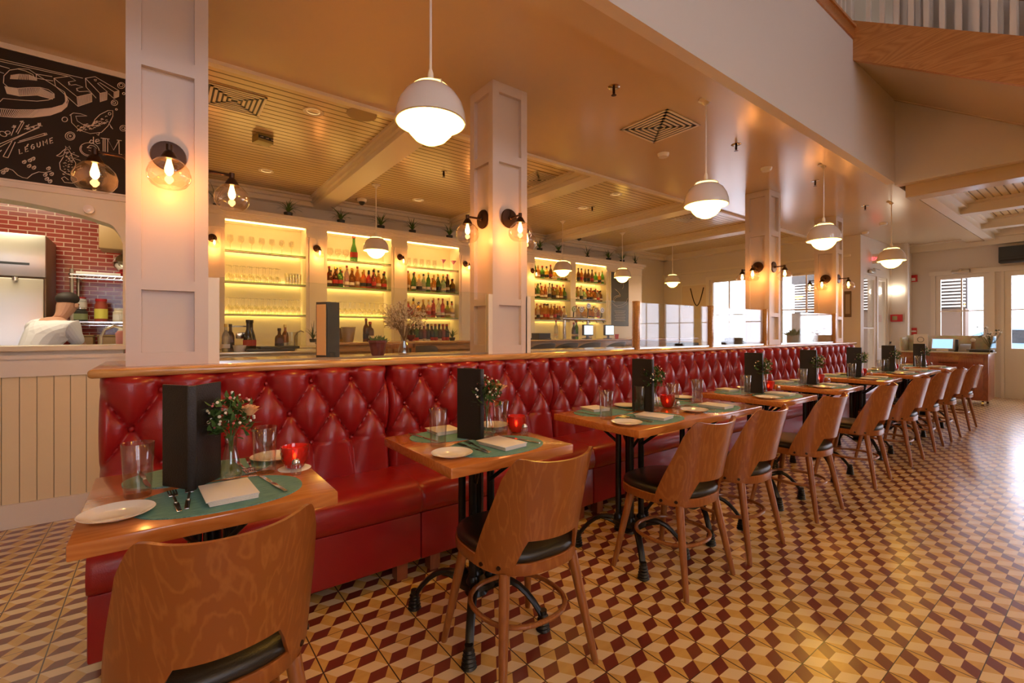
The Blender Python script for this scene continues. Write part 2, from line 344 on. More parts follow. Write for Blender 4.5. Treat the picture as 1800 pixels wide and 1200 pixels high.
# outer walls
def wall_with_holes(name, axis, pos, th, a0, a1, z1, holes, mat=None, z0=0.0):
    """wall along an axis with rectangular openings (a0,a1,z0,z1)"""
    b = MB(); holes = sorted(holes); cur = a0
    def put(p, q, zz0, zz1):
        if q-p < 1e-4 or zz1-zz0 < 1e-4: return
        if axis == 'X': b.box(p, q, pos, pos+th, zz0, zz1)
        else: b.box(pos, pos+th, p, q, zz0, zz1)
    for (p, q, h0, h1) in holes:
        put(cur, p, z0, z1); put(p, q, z0, h0); put(p, q, h1, z1); cur = q
    put(cur, a1, z0, z1)
    return struct(name, b, mat or wallw)
def window(n, axis, pos, p, q, h0, h1, nx=2, nz=3, kind='window', rail=0.05, d=0.06, glass0=None):
    """painted frame with glazing bars and a glass pane filling an opening"""
    f = MB(); m = rail; g0 = h0 if glass0 is None else glass0
    def put(mb, a, c, zz0, zz1, t=d):
        if axis == 'X': mb.box(a, c, pos-t/2, pos+t/2, zz0, zz1)
        else: mb.box(pos-t/2, pos+t/2, a, c, zz0, zz1)
    put(f, p, p+m, h0, h1); put(f, q-m, q, h0, h1); put(f, p+m, q-m, h1-m, h1); put(f, p+m, q-m, h0, max(h0+m, g0))
    for i in range(1, nx): x = p+(q-p)*i/nx; put(f, x-.011, x+.011, max(g0, h0+m), h1-m, d*.7)
    for i in range(1, nz): z = g0+(h1-g0)*i/nz; put(f, p+m, q-m, z-.011, z+.011, d*.65)
    fr = f.build('%s_%d' % (kind, n), white, None, False); fr['kind'] = 'structure'
    g = MB(); put(g, p+m, q-m, g0, h1-m, 0.006); g.build('pane', winglass, fr, False)
    return fr
hs = [(-1.45+i*1.4, -.55+i*1.4, 1.0, 3.4) for i in range(2)]
wall_with_holes('wall_front', 'X', YF-.15, .15, XL, XR, 4.0, hs)
hc = [(-2.4+i*2.1, -1.2+i*2.1, 4.4, 5.8) for i in range(4)]  # high windows added out of view to bring daylight onto fascia and stair
wall_with_holes('wall_front_upper', 'X', YF-.15, .15, XL, XR, 6.2, hc, z0=4.0)
for i, h in enumerate(hc): window(30+i, 'X', YF-.05, *h, nx=2, nz=2, rail=0.06); portal((h[0]+.6, -4.4, 5.1), (PI/2, 0, PI), 1.1, 1.3)
for i, h in enumerate(hs): window(1+i, 'X', YF-.05, *h, nx=2, nz=4 if h[3] > 3 else 3, rail=0.07)
struct('wall_left', MB().box(XL-.15, XL, YF, YB, 0, 6.2), wallw)
struct('wall_upper', MB().box(XL, XR, YB, YB+.15, 3.2, 6.2), GROOVE('upper_wall_boards', (0.8, 0.76, 0.68), 'X', 0.12, 0.5))
b = MB().box(XL, XR, YF, YB, 6.2, 6.35)
struct('ceiling_upper', b, ceilw)
# end wall with glazed doors and windows
ends = [(1.60, 2.36, 0.0, 2.35), (0.48, 1.40, 0.0, 2.35)] + [(0.30-(i+1)*1.2, 0.30-i*1.2-.12, 0.5, 2.5) for i in range(4)]
wall_with_holes('wall_end', 'Y', XR, .15, YF, 2.95, 3.9, ends)
window(1, 'Y', XR+.04, 1.60, 2.36, 0, 2.35, nx=2, nz=2, kind='door', rail=0.075, glass0=0.92)
window(2, 'Y', XR+.04, 0.48, 1.40, 0, 2.35, nx=1, nz=2, kind='door', rail=0.09, glass0=0.92)
for i in range(4): window(20+i, 'Y', XR+.04, *ends[2+i], nx=2, nz=2, rail=0.06)
b = MB()
for p, q in ((2.36, 2.43), (1.52, 1.60), (1.40, 1.44), (0.40, 0.48)): b.box(XR-.03, XR+.02, p, q, 0, 2.40)
b.box(XR-.04, XR+.02, .38, 2.45, 2.35, 2.44).box(XR+.0, XR+.035, 1.66, 2.30, .12, .86).box(XR, XR+.02, .60, 1.28, .12, .80)
struct('trim_5', b, white)
wall_with_holes('wall_end_upper', 'Y', XR, .15, YF, YB, 6.2, [(2.5, 6.5, 4.9, 5.9)], z0=3.9)  # unseen opening put in to brighten the mezzanine
portal((12.42, 4.5, 5.4), (PI/2, 0, PI/2), 4.0, 1.0)
# pier and side exit
struct('wall_pier', MB().box(11.9, 12.1, 2.68, 3.1, 0, 3.0).box(11.88, 11.9, 2.66, 2.70, 0, 3.0).box(11.88, 11.9, 2.92, 2.96, 0, 3).box(11.88, 11.9, 2.66, 2.96, .98, 1.03).box(12.1, XR, 2.73, 2.95, 0, 3.0), wallw)
wall_with_holes('wall_exit', 'X', 2.951, .15, 10.181, 11.9, 2.999, [(10.35, 11.1, 0, 2.3), (11.2, 11.75, 0, 2.3)])
window(3, 'X', 3.0, 10.35, 11.1, 0, 2.3, nx=1, nz=2, kind='door', rail=0.07, glass0=.3)
window(11, 'X', 3.0, 11.2, 11.75, 0, 2.3, nx=1, nz=1, rail=0.06, glass0=.9)
# bar room end wall and back wall
wall_with_holes('wall_bar_end', 'Y', 10.18, .15, 3.101, YB, 3.2, [(3.35, 4.35, 0.95, 2.40), (4.98, 5.86, 0.0, 2.42)])
window(12, 'Y', 10.22, 3.35, 4.35, .95, 2.40, nx=2, nz=2, rail=.05)
window(13, 'Y', 10.22, 4.98, 5.86, 0, 2.42, nx=2, nz=3, rail=.06)
struct('trim_6', MB().box(10.14, 10.18, 4.90, 5.94, 2.42, 2.50).box(10.14, 10.18, 4.90, 4.98, 0, 2.42).box(10.14, 10.18, 5.86, 5.94, 0, 2.42).box(10.14, 10.18, 3.28, 4.42, 2.40, 2.47).box(10.14, 10.18, 3.1, YB, 2.62, 2.66).box(10.14, 10.18, 3.28, 3.35, .95, 2.4).box(10.14, 10.18, 4.35, 4.42, .95, 2.4), white)
struct('wall_back', MB().box(XL, XR, YB, YB+.15, 0, 3.9), P('bar_wall_paint', (0.72, 0.68, 0.60), 0.5))
struct('wall_side', MB().box(0.05, 0.2, 4.2, YB, 0, 3.12), wallw)
# kitchen front wall: half wall, arch, panel above
KY = 4.2
b = MB().box(XL, -.2, KY, KY+.14, 0, 1.06)
struct('wall_kitchen_lower', b, wallb)
struct('trim_7', MB().box(XL, .05, KY-.02, KY, .94, 1.06).box(XL, .05, KY-.035, KY, 1.05, 1.075), white)
struct('baseboard_kitchen', MB().box(XL, -.18, KY-.02, KY, 0, .15), white)
struct('trim_8', MB().box(XL, -.18, KY-.06, KY+.2, 1.10, 1.135, .006), P('kitchen_counter', (0.78, 0.70, 0.50), .2))
struct('wall_kitchen_ledge', MB().box(XL, -.2, KY, KY+.14, 1.06, 1.10), white)
arc = [(-3.2, 2.05), (-1.2, 2.055), (-.785, 2.047), (-.593, 2.029), (-.426, 2.004), (-.33, 1.976), (-.26, 1.951), (-.221, 1.89), (-.203, 1.83), (-.203, 1.10)]
def smooth_curve(P_, n=6):
    o = []
    for i in range(len(P_)-1):
        p0, p1, p2, p3 = P_[max(0, i-1)], P_[i], P_[i+1], P_[min(len(P_)-1, i+2)]
        for k in range(n):
            t_ = k/n; o.append(tuple(.5*(2*b_+(c_-a_)*t_+(2*a_-5*b_+4*c_-d_)*t_*t_+(3*b_-a_-3*c_+d_)*t_**3) for a_, b_, c_, d_ in zip(p0, p1, p2, p3)))
    return o+[P_[-1]]
arc = arc[:1]+smooth_curve(arc[1:8])+arc[8:]
poly = [(x, z) for x, z in arc] + [(.06, 1.10), (.06, 3.0), (-3.2, 3.0)]
m = MB(); m.prism(poly, 0, .16); m.xf(Matrix(((1, 0, 0, 0), (0, 0, -1, KY+.16), (0, 1, 0, 0), (0, 0, 0, 1))))
struct('wall_kitchen_arch', m, P('kitchen_wall_paint', (0.80, 0.76, 0.60), .45))
struct('trim_9', MB().box(XL, .05, KY-.02, KY, 2.12, 2.165).box(XL, .05, KY-.03, KY, 2.155, 2.17).box(XL, 0.05, KY-.03, KY, 2.965, 3.0), white)
struct('wall_kitchen_back', MB().box(XL, .05, 6.3, 6.42, 0, 2.9), brick)
struct('ceiling_kitchen', MB().box(XL, .05, KY, 6.4, 2.7, 2.8), wallw)
struct('wall_kitchen_side', MB().box(-.14, .05, 4.9, 6.3, 0, 2.7), wallw)
kl = bpy.data.lights.new('kitchen_lamp', 'AREA'); kl.size = .9; kl.energy = 15; kl.color = (1, .82, .55); ko = bpy.data.objects.new('kitchen_lamp', kl); COL.objects.link(ko); ko.location = (-1.1, 5.2, 2.66)
# half wall behind banquette
struct('wall_partition', MB().box(-.185, 8.53, 2.66, 3.20, 0, 1.029), white)
for i, x0 in enumerate((-.121, 1.87, 6.05, 8.24)):
    b = MB(); w = .31 if i != 3 else .29; x1 = x0+w; y0, y1 = 2.70, 3.0
    b.box(x0+.03, x1-.03, y0+.03, y1-.03, 1.067, 3.0)
    for xa, ya in ((x0, y0), (x1-.055, y0), (x0, y1-.055), (x1-.055, y1-.055)): b.box(xa, xa+.055, ya, ya+.055, 1.067, 3.0)
    for za, zb in ((1.067, 1.127), (1.414, 1.462), (2.435, 2.50), (2.93, 3.0)):
        b.box(x0+.001, x1-.001, y0+.001, y1-.001, za, zb)
    struct('column', b, colw)
# ================================================================== BANQUETTE
ML = 1.245; TS = ML/6
def back_mesh():
    nx, nz = 166, 92; zb, zt = 0.40, 1.045; H = []
    btn = [((k)*TS, 0.965) for k in range(0, 7)] + [((k+.5)*TS, 0.805) for k in range(6)] + [(k*TS, 0.645) for k in range(0, 7)]
    def h(x, z):
        p = x/TS; q = (0.965-z)/0.16
        sm = lambda v: abs(math.sin(PI*v))
        if q < 0:   a = sm(p)**.55; a = a*min(1, .25+(-q)*1.4) + (1-min(1, .25+(-q)*1.4))*(sm(p+q/2)*sm(p-q/2))**.5
        elif q > 2: 
            t = min(1, (q-2)/1.2); a = (sm(p)**.4)*(1-t*.75)+t*.75; dd = sm(p)
        else: a = (sm(p+q/2)*sm(p-q/2))**.45
        d = .054*a
        for bx, bz in btn:
            r2 = (x-bx)**2+(z-bz)**2
            if r2 < .012:
                r = math.sqrt(r2); th = math.atan2(z-bz, x-bx)
                d -= .020*math.exp(-r2/.0005) + .0016*math.cos(14*th+bx*9)*math.exp(-((r-.032)/.018)**2)
        e = min(x, ML-x)
        if e < .03: d -= .035*(1-e/.03)**2
        if z > zt-.05: d -= .05*((z-zt+.05)/.05)**2.2
        if z < zb+.05: d -= .02*((zb+.05-z)/.05)**2
        return d
    m = MB(); V = []
    for j in range(nz+1):
        z = zb+(zt-zb)*j/nz; row = []
        for i in range(nx+1):
            x = ML*i/nx; d = h(min(max(x, 1e-4), ML-1e-4), z)
            row.append(m.b.verts.new((x, 2.562-d+.02*(z-.7), z)))
        V.append(row)
    for j in range(nz):
        for i in range(nx): m.b.faces.new((V[j][i], V[j][i+1], V[j+1][i+1], V[j+1][i]))
    # back body so the pad has thickness
    K = [m.b.verts.new((x, 2.65, z)) for x, z in ((0, zb), (ML, zb), (ML, zt), (0, zt))]
    def fan(a, edge): 
        for p, q in zip(edge, edge[1:]): m.b.faces.new((a, q, p))
    L_ = [V[j][0] for j in range(nz+1)]; R_ = [V[j][nx] for j in range(nz+1)]
    m.b.faces.new([K[0], K[3]]+L_[::-1]); m.b.faces.new([K[2], K[1]]+R_); m.b.faces.new([K[3], K[2]]+V[nz][::-1]); m.b.faces.new([K[1], K[0]]+V[0])
    m.b.faces.new((K[0], K[1], K[2], K[3]))
    return m, btn
def make_section():
    t = thing('banquette_section', '', 'banquette')
    m, btn = back_mesh(); bk = m.build('back_cushion', leather, t, True, 75)
    for bx, bz in btn:
        if .02 < bx < ML-.02: MB().ball((bx, 2.570+.02*(bz-.7), bz), .013, 10).build('button', leather, bk)
    # seat: rounded profile extruded along x with soft ends
    prof = [(2.56, .32), (2.56, .455), (2.40, .472), (2.25, .470), (2.165, .462), (2.128, .440), (2.112, .400), (2.112, .360), (2.126, .325), (2.145, .315)]
    R = []
    cyv, czv = 2.33, .39
    for x, k in ((0, .965), (.006, .985), (.02, 1), (ML-.02, 1), (ML-.006, .985), (ML, .965)):
        R.append([(x, cyv+(y-cyv)*k, czv+(z-czv)*k) for y, z in prof])
    MB().rings(R).build('seat_cushion', leather, t, True, 50)
    MB().box(.002, ML-.002, 2.135, 2.60, .085, .318, .008).build('base_panel', leather, t)
    for x in (.09, ML-.09): MB().box(x-.028, x+.028, 2.16, 2.22, 0, .087).build('foot', mahog, t, False)
    for x in (.09, ML-.09): MB().box(x-.028, x+.028, 2.50, 2.56, 0, .087).build('foot', leg_wood, t, False)
    return t
section = Multi(make_section)
ORD = ['nearest', 'second', 'third', 'fourth', 'fifth', 'sixth', 'seventh', 'eighth', 'ninth', 'tenth', 'eleventh', 'twelfth', 'thirteenth', 'fourteenth', 'fifteenth', 'sixteenth', 'seventeenth', 'eighteenth', 'nineteenth', 'twentieth']
for i in range(7):
    section((-.2+i*ML, 0, 0), 0, ['red tufted leather banquette section at the near left end, behind the nearest table', 'red tufted leather banquette section behind the second table', 'red tufted leather banquette section behind the left part of the long third table',
             'red tufted leather banquette section between the third and fourth tables', 'red tufted leather banquette section behind the fifth table', 'red tufted leather banquette section behind the sixth table', 'red tufted leather banquette section at the far end of the run'][i], 'red tufted banquette sections')
# ledge
o = MB().box(-.235, 8.62, 2.54, 3.27, 1.03, 1.067, .014, 3).build('ledge_counter', ledge_wood); tag(o, 'long oak ledge counter with rounded nose running on top of the red banquette', 'counter')
# glass partitions on the ledge
GL = [(.235, 1.835, 'clear glass partition between the first and second columns', 1, 1), (2.215, 3.455, 'clear glass partition right of the second column', 1, 0), (3.50, 4.705, 'clear glass partition between the two free wooden posts', 0, 0), (4.75, 5.945, 'clear glass partition left of the third column', 0, 0), (6.40, 8.18, 'clear glass partition between the third and fourth columns', 0, 0)]
for a, c, lb, l0, l1 in GL:
    t = thing('glass_partition', lb+' on the oak ledge', 'glass partition', (a, 2.72, 1.067), 0, 'glass partitions on the ledge')
    w = c-a
    MB().box(.0, w, -.005, .005, .002, .425).build('pane', pane_g, t, False)
    MB().box(0, w, -.012, .012, 0, .012).build('channel', chrome, t, False)
    if l0: MB().box(-.046, .0, -.02, .02, 0, .42).build('side_stile', white, t, False)
    if l1: MB().box(w, w+.034, -.02, .02, 0, .42).build('side_stile', white, t, False)
    if a == 2.215: pass
for x, lb in ((3.477, 'left of the two free-standing wooden posts holding the ledge glass'), (4.728, 'right of the two free-standing wooden posts holding the ledge glass'), (5.97, 'wooden glass post against the third column'), (8.21, 'wooden glass post against the fourth column')):
    o = MB().box(x-.02, x+.02, 2.69, 2.75, 1.067, 1.505, .003).build('glass_post', bar_wood); tag(o, lb, 'post', 'wooden posts of the glass partitions')

# ================================================================== TABLES
def base_parts(t, cx, cy_):
    MB().box(cx-.14, cx+.14, cy_-.20, cy_+.20, .700, .722, .004).build('top_plate', iron, t)
    b = MB()
    for dx, dy in ((-.045, -.042), (.045, -.042), (-.045, .042), (.045, .042), (0, 0)):
        r = .016 if (dx or dy) else .024
        b.lathe([(r, .19), (r, .66), (r+.008, .665), (r+.008, .69), (r+.003, .70)], 12, (cx+dx, cy_+dy, 0), True, True)
        b.lathe([(r+.010, .17), (r+.010, .20), (r+.002, .215)], 12, (cx+dx, cy_+dy, 0), True, True)
    for s in (-1, 1): b.cyl((cx+.09*s, cy_-.16, .70), (cx+.035*s, cy_-.05, .60), .008).cyl((cx+.09*s, cy_+.16, .70), (cx+.035*s, cy_+.05, .60), .008)
    b.build('column_cluster', iron, t)
    b = MB().lathe([(.02, .10), (.05, .12), (.035, .15), (.09, .165), (.09, .185), (.03, .20)], 16, (cx, cy_, 0), True, True)
    b.build('hub', iron, t)
    for k in range(4):
        a = PI/4+k*PI/2; dx, dy = math.cos(a)*.86, math.sin(a)*1.1
        pts = []
        for i in range(9):
            u = i/8; r = .03+.255*u; z = .165+.045*math.sin(u*PI*.8)-.125*u**2.4
            pts.append((cx+dx*r, cy_+dy*r, z))
        f = MB().tube(pts, [.020-.004*i/8 for i in range(9)], 8, True, .7).tube([(p[0], p[1], p[2]-.045*(1-j/5)) for j, p in enumerate(pts[:5])], .008, 6)
        lg = f.build('leg', iron, t)
        e = (cx+dx*.292, cy_+dy*.292, 0); pr = [(.024, 0)]
        for j in range(5): pr += [(.030-.002*j, .006+.014*j), (.024-.002*j, .013+.014*j)]
        MB().lathe(pr+[(.016, .085)], 14, e, True, True).build('foot', iron, lg)
def make_table(w, bases, label):
    t = thing('dining_table', label, 'table')
    MB().box(0, w, 0, .59, .722, .76, .005, 2).build('tabletop', table_wood, t)
    for bx in bases: base_parts(t, bx, .295)
    return t
single = Multi(lambda: make_table(.575, (.29,), ''))
TABLES = [(-.162, 0), (.785, 0), (1.785, 1), (3.28, 0), (4.27, 0), (5.40, 0), (6.36, 1), (7.86, 0)]
TN = ['nearest', 'second', 'third', 'fourth', 'fifth', 'sixth', 'seventh', 'farthest']
long_t = None
for i, (x, dbl) in enumerate(TABLES):
    lb = ['square oak table nearest the camera on a black iron pedestal', 'square oak table second along the red banquette', '', 'small oak table right after the long one, fourth along the banquette', 'small oak table fifth along the banquette', 'small oak table sixth along the banquette', '', 'small oak table at the far end by the host stand'][i]
    if dbl:
        lb = 'long oak table for four, third along the banquette, two iron pedestals' if i == 2 else 'long oak table for four, seventh along, second of its kind'
        if long_t is None: long_t = make_table(1.215, (.30, .915), lb); long_t.location = (x, 1.38, 0); long_t['group'] = 'tables along the banquette'
        else: dup(long_t, (x, 1.38, 0), 0, lb, 'tables along the banquette')
    else: single((x, 1.38, 0), 0, lb, 'tables along the banquette')

# ================================================================== CHAIRS  (origin under the seat centre, back towards -Y)
def chair_shell():
    """bent plywood back: wraps round the rear of the seat, cut out above it, two tabs down to the rail"""
    N, M_ = 48, 18; th = .011
    def lim(u):
        a = abs(u)
        top = .800+.012*min(1, (a/.72))**3
        if a > .80: top -= .075*((a-.80)/.20)**2.2
        if a < .38: bot = .525
        elif a < .53: s = (a-.38)/.15; s = s**1.5*(2.5-1.5*s); bot = .525-.120*s
        else: bot = .405+.015*(a-.53)
        return bot, top
    def pos(u, z, off):
        f = min(1, max(0, (z-.41)/.39)); s = f*f*(3-2*f)*.5+f*.5
        phm = math.radians(80)*(1-s)+math.radians(55)*s
        ph = u*phm; rx = .207+.012*f+off; ry = .205-.005*f+off
        lean = .075*f+.015*f*f
        return (rx*math.sin(ph), -ry*math.cos(ph)-lean, z)
    m = MB(); A = []; B = []
    for i in range(N+1):
        u = -1+2*i/N; bo, tp = lim(u)
        A.append([m.b.verts.new(pos(u, bo+(tp-bo)*j/M_, 0)) for j in range(M_+1)]); B.append([m.b.verts.new(pos(u, bo+(tp-bo)*j/M_, th)) for j in range(M_+1)])
    F = m.b.faces.new
    for i in range(N):
        for j in range(M_):
            F((A[i][j], A[i+1][j], A[i+1][j+1], A[i][j+1])); F((B[i][j+1], B[i+1][j+1], B[i+1][j], B[i][j]))
        F((A[i][0], B[i][0], B[i+1][0], A[i+1][0])); F((A[i][M_], A[i+1][M_], B[i+1][M_], B[i][M_]))
    for i in (0, N):
        for j in range(M_): F((A[i][j], A[i][j+1], B[i][j+1], B[i][j]))
    return m
def seat_ring(k, z, fy=1.0):
    out = []
    for i in range(40):
        a = 2*PI*i/40; c, s = math.cos(a), math.sin(a); e = 2/2.7
        x = .206*math.copysign(abs(c)**e, c)*(1+.04*s); y = .014+.222*math.copysign(abs(s)**e, s)
        out.append((x*k, y*k*fy, z))
    return out
def make_chair():
    t = thing('dining_chair', '', 'chair')
    MB().rings([seat_ring(.93, .398), seat_ring(.985, .400), seat_ring(.995, .404), seat_ring(.995, .438), seat_ring(.98, .441), seat_ring(.90, .441)]).build('seat_frame', chair_wood, t, True, 40)
    MB().rings([seat_ring(.92, .438), seat_ring(.965, .444), seat_ring(.975, .456), seat_ring(.95, .468), seat_ring(.86, .477), seat_ring(.5, .481), seat_ring(.1, .482)]).build('seat_pad', blackle, t, True, 60)
    bk = chair_shell().build('backrest', chair_wood, t, True, 50)
    for sx in (-1, 1):
        for ph in (52, 70):
            a = math.radians(ph); p = Vector((sx*.2185*math.sin(a), -.2165*math.cos(a)-.003, .424)); d = Vector((sx*math.sin(a), -math.cos(a), 0))
            MB().cyl(p-d*.002, p+d*.0035, .008, .007, 12).build('screw', bronze, bk)
    for sx in (-1, 1):
        for sy in (-1, 1):
            top = Vector((sx*.150, sy*.140, .402)); bot = Vector((sx*.205, sy*.212, 0))
            MB().tube([top, top.lerp(bot, .1), top.lerp(bot, .5), bot.lerp(top, .03), bot], [.0195, .019, .0165, .0125, .011], 14).build('leg', leg_wood, t)
    # bentwood hoop stretcher
    pts = []
    for i in range(33):
        a = 2*PI*i/32; e = .86; pts.append((.172*math.copysign(abs(math.cos(a))**e, math.cos(a)), .172*math.copysign(abs(math.sin(a))**e, math.sin(a)), .205))
    MB().tube(pts, .0095, 10, False).build('stretcher', leg_wood, t)
    return t
chair = Multi(make_chair)
CH = [(.11, 1.405, .06), (1.09, 1.41, -.05), (2.10, 1.415, .0), (2.67, 1.415, .02), (3.56, 1.41, -.02), (4.62, 1.40, .02), (5.63, 1.40, 0), (6.50, 1.41, .03), (7.24, 1.40, -.02), (8.20, 1.40, .0)]
CHL = ['bentwood chair with black seat nearest the camera, cropped by the bottom edge', 'bentwood chair with black seat pulled up to the second table', 'bentwood chair with black seat, left one at the long third table', 'bentwood chair with black seat, right one at the long third table',
       'bentwood chair with black seat at the fourth table', 'bentwood chair with black seat at the fifth table', 'bentwood chair with black seat at the sixth table', 'bentwood chair with black seat, third from the far end of the row', 'bentwood chair with black seat, second from the far end of the row', 'bentwood chair with black seat at the far end in front of the host stand']
for (x, y, r), lb in zip(CH, CHL): chair((x, y, 0), r, lb, 'bentwood chairs along the tables')

# ================================================================== TABLE SETTINGS
TZ = .760
def mk_mat():
    m = MB(); P_ = []
    for i in range(48):
        a = 2*PI*i/48; c, s = math.cos(a), math.sin(a); P_.append((.205*math.copysign(abs(c)**.85, c), .145*math.copysign(abs(s)**.9, s)))
    m.prism(P_, 0, .0025, .0006); return tag(m.build('placemat', weave), '', 'placemat')
def mk_plate():
    t = MB().lathe([(.030, .001), (.040, 0), (.044, .002), (.075, .013), (.078, .0155), (.0765, .016), (.052, .0065), (.048, .0045), (.001, .0042)], 48, (0, 0, 0), True, True).build('bread_plate', china); return tag(t, '', 'plate')
def mk_fork():
    m = MB(); m.box(-.006, .006, -.10, -.02, .001, .0035, .001).box(-.0035, .0035, -.02, .045, .0015, .004, .001).box(-.011, .011, .045, .065, .0015, .004, .001)
    for k in range(4): x = -.0095+k*.00633; m.box(x-.0016, x+.0016, .063, .105, .002, .004)
    return tag(m.build('fork', chrome), '', 'fork')
def mk_knife():
    t = MB().prism([(-.005, -.11), (.005, -.11), (.0065, -.02), (.004, 0), (-.004, 0), (-.0065, -.02)], .0005, .005, .001).build('table_knife', chrome); tag(t, '', 'knife')
    MB().prism([(-.004, 0), (.004, 0), (.008, .02), (.0085, .08), (.002, .105), (-.004, .10)], .0015, .003).build('blade', chrome, t, False); return t
def mk_glass():
    t = MB().lathe([(.002, .0), (.029, .0), (.031, .004), (.0385, .148), (.0375, .1495), (.0365, .148), (.0295, .016), (.002, .013)], 40, (0, 0, 0), True, True).build('water_glass', tumbler_g, None, True, 50); return tag(t, '', 'glass')
def mk_napkin():
    m = MB()
    for k in range(4): 
        z = .0005+.0042*k; d = .0035*((3-k) if k % 2 else (2.2-k*.4))
        m.box(-.064+d, .062-d*.3, -.085+d*.4, .086-d, z, z+.0038, .0018, 2)
    o = m.build('folded_napkin', linen); return tag(o, '', 'napkin')
def mk_menu(ang):
    t = thing('menu_folder', '', 'menu'); h = .302; w = .120
    for s in (-1, 1):
        m = MB().box(0, w, -.003, .003, 0, h, .0015); m.xf(Matrix.Rotation(PI/2+s*ang, 4, 'Z')); m.build('cover', menu_b, t, False)
        p = MB().box(.008, w-.006, .0035*1, .0055, .006, h-.006)
        if s > 0: p.xf(Matrix.Scale(-1, 4, (0, 1, 0)))
        p.xf(Matrix.Rotation(PI/2+s*ang, 4, 'Z')); p.build('page', paper, t, False)
    MB().box(-.012, .012, -.006, .002, 0, h, .003).build('spine', menu_b, t)
    return t
def mk_vase():
    return tag(MB().lathe([(.002, 0), (.026, 0), (.028, .004), (.030, .03), (.022, .075), (.0155, .105), (.0165, .13), (.020, .142), (.0188, .142), (.0150, .13), (.014, .105), (.0205, .075), (.028, .03), (.026, .008), (.002, .006)], 28, (0, 0, 0), True, True).build('bud_vase', tumbler_g, None, True, 60), '', 'vase')
def mk_posy(seed=1):
    rnd = random.Random(seed); t = thing('flower_posy', '', 'flowers')
    st = MB(); gl = MB(); wf = MB(); pf = MB()
    for i in range(9):
        a = rnd.uniform(0, 2*PI); r = rnd.uniform(.015, .05); st.tube([(0, 0, .02), (math.cos(a)*.006, math.sin(a)*.006, .12), (math.cos(a)*r, math.sin(a)*r, rnd.uniform(.17, .23))], .0012, 5)
    for i in range(230):
        a = rnd.uniform(0, 2*PI); r = .055*math.sqrt(rnd.random()); z = rnd.uniform(.145, .235)-r*.4; c = Vector((math.cos(a)*r, math.sin(a)*r, z))
        d = Vector((rnd.uniform(-1, 1), rnd.uniform(-1, 1), rnd.uniform(-.2, 1))).normalized()*.026; w = d.cross(Vector((0, .3, 1))).normalized()*.006
        gl.quad(c-w, c+d*.5-w, c+d, c+w)
    for i in range(46):
        a = rnd.uniform(0, 2*PI); r = .060*math.sqrt(rnd.random()); z = .215+rnd.uniform(-.05, .035)-r*.5
        (pf if rnd.random() < .25 else wf).ball((math.cos(a)*r, math.sin(a)*r, z), rnd.uniform(.003, .0048), 6)
    st.build('stems', green_l, t); gl.build('foliage', green_l, t, False); wf.build('white_blossoms', wfl, t); pf.build('pink_blossoms', pinkf, t)
    R = MB()
    for k in range(20):
        a = k*2.4; u = k/19; rr = .004+.026*u; hz = .030-.012*u; w = .010+.010*u; c0 = Vector((.040, -.030, .180)); n_ = Vector((math.cos(a), math.sin(a), 0)); sd = Vector((-math.sin(a), math.cos(a), 0))
        rows = [[c0+n_*(rr*(.35+.65*q)+(.005*u if q > .9 else 0))+sd*(w*(v-.5)*(.7+.5*q))+Vector((0, 0, hz*q))-n_*(abs(v-.5)**2*w*.9) for v in (0, .25, .5, .75, 1)] for q in (0, .4, .8, 1.0)]
        R.rings([[tuple(p) for p in r_] for r_ in rows], False)
    R.ball((.040, -.03, .193), .012, 10).build('rose_bloom', rosem, t, False)
    return t
def mk_candle():
    t = thing('candle_holder', '', 'candle holder'); seg = 28; m = MB(); R = []
    for z, r in ((0, .020), (.004, .026), (.011, .031), (.019, .0345), (.028, .0375), (.037, .0400), (.046, .0415), (.055, .0427), (.064, .043), (.074, .043)):
        R.append([((r+(.0022 if (i+len(R)) % 2 else -.0022))*math.cos(2*PI*i/seg), (r+(.0022 if (i+len(R)) % 2 else -.0022))*math.sin(2*PI*i/seg), z) for i in range(seg)])
    for z, r in ((.074, .040), (.02, .030), (.012, .01)): R.append([(r*math.cos(2*PI*i/seg), r*math.sin(2*PI*i/seg), z) for i in range(seg)])
    m.rings(R).build('cup', redglass, t, True, 12)
    c = MB().cyl((0, 0, .013), (0, 0, .030), .018, None, 16).build('candle', china, t); MB().ball((0, 0, .040), .005, 8, 1.8).build('flame', EM('candle_flame', (1, .35, .08), 30), c)
    return t
def mk_salt():
    t = thing('salt_shaker', '', 'salt shaker')
    MB().lathe([(.016, 0), (.017, .003), (.0155, .030), (.012, .036)], 12, (0, 0, 0), True, True).build('body', tumbler_g, t)
    MB().lathe([(.011, .034), (.013, .036), (.013, .042), (.008, .050), (.002, .052)], 14, (0, 0, 0), True, True).build('cap', chrome, t); return t
mat_, plate, fork, knife, glass, napkin, vase, posy, candle, salt = map(Multi, (mk_mat, mk_plate, mk_fork, mk_knife, mk_glass, mk_napkin, mk_vase, mk_posy, mk_candle, mk_salt))
menu_open = Multi(lambda: mk_menu(math.radians(37))); menu_shut = Multi(lambda: mk_menu(math.radians(10)))
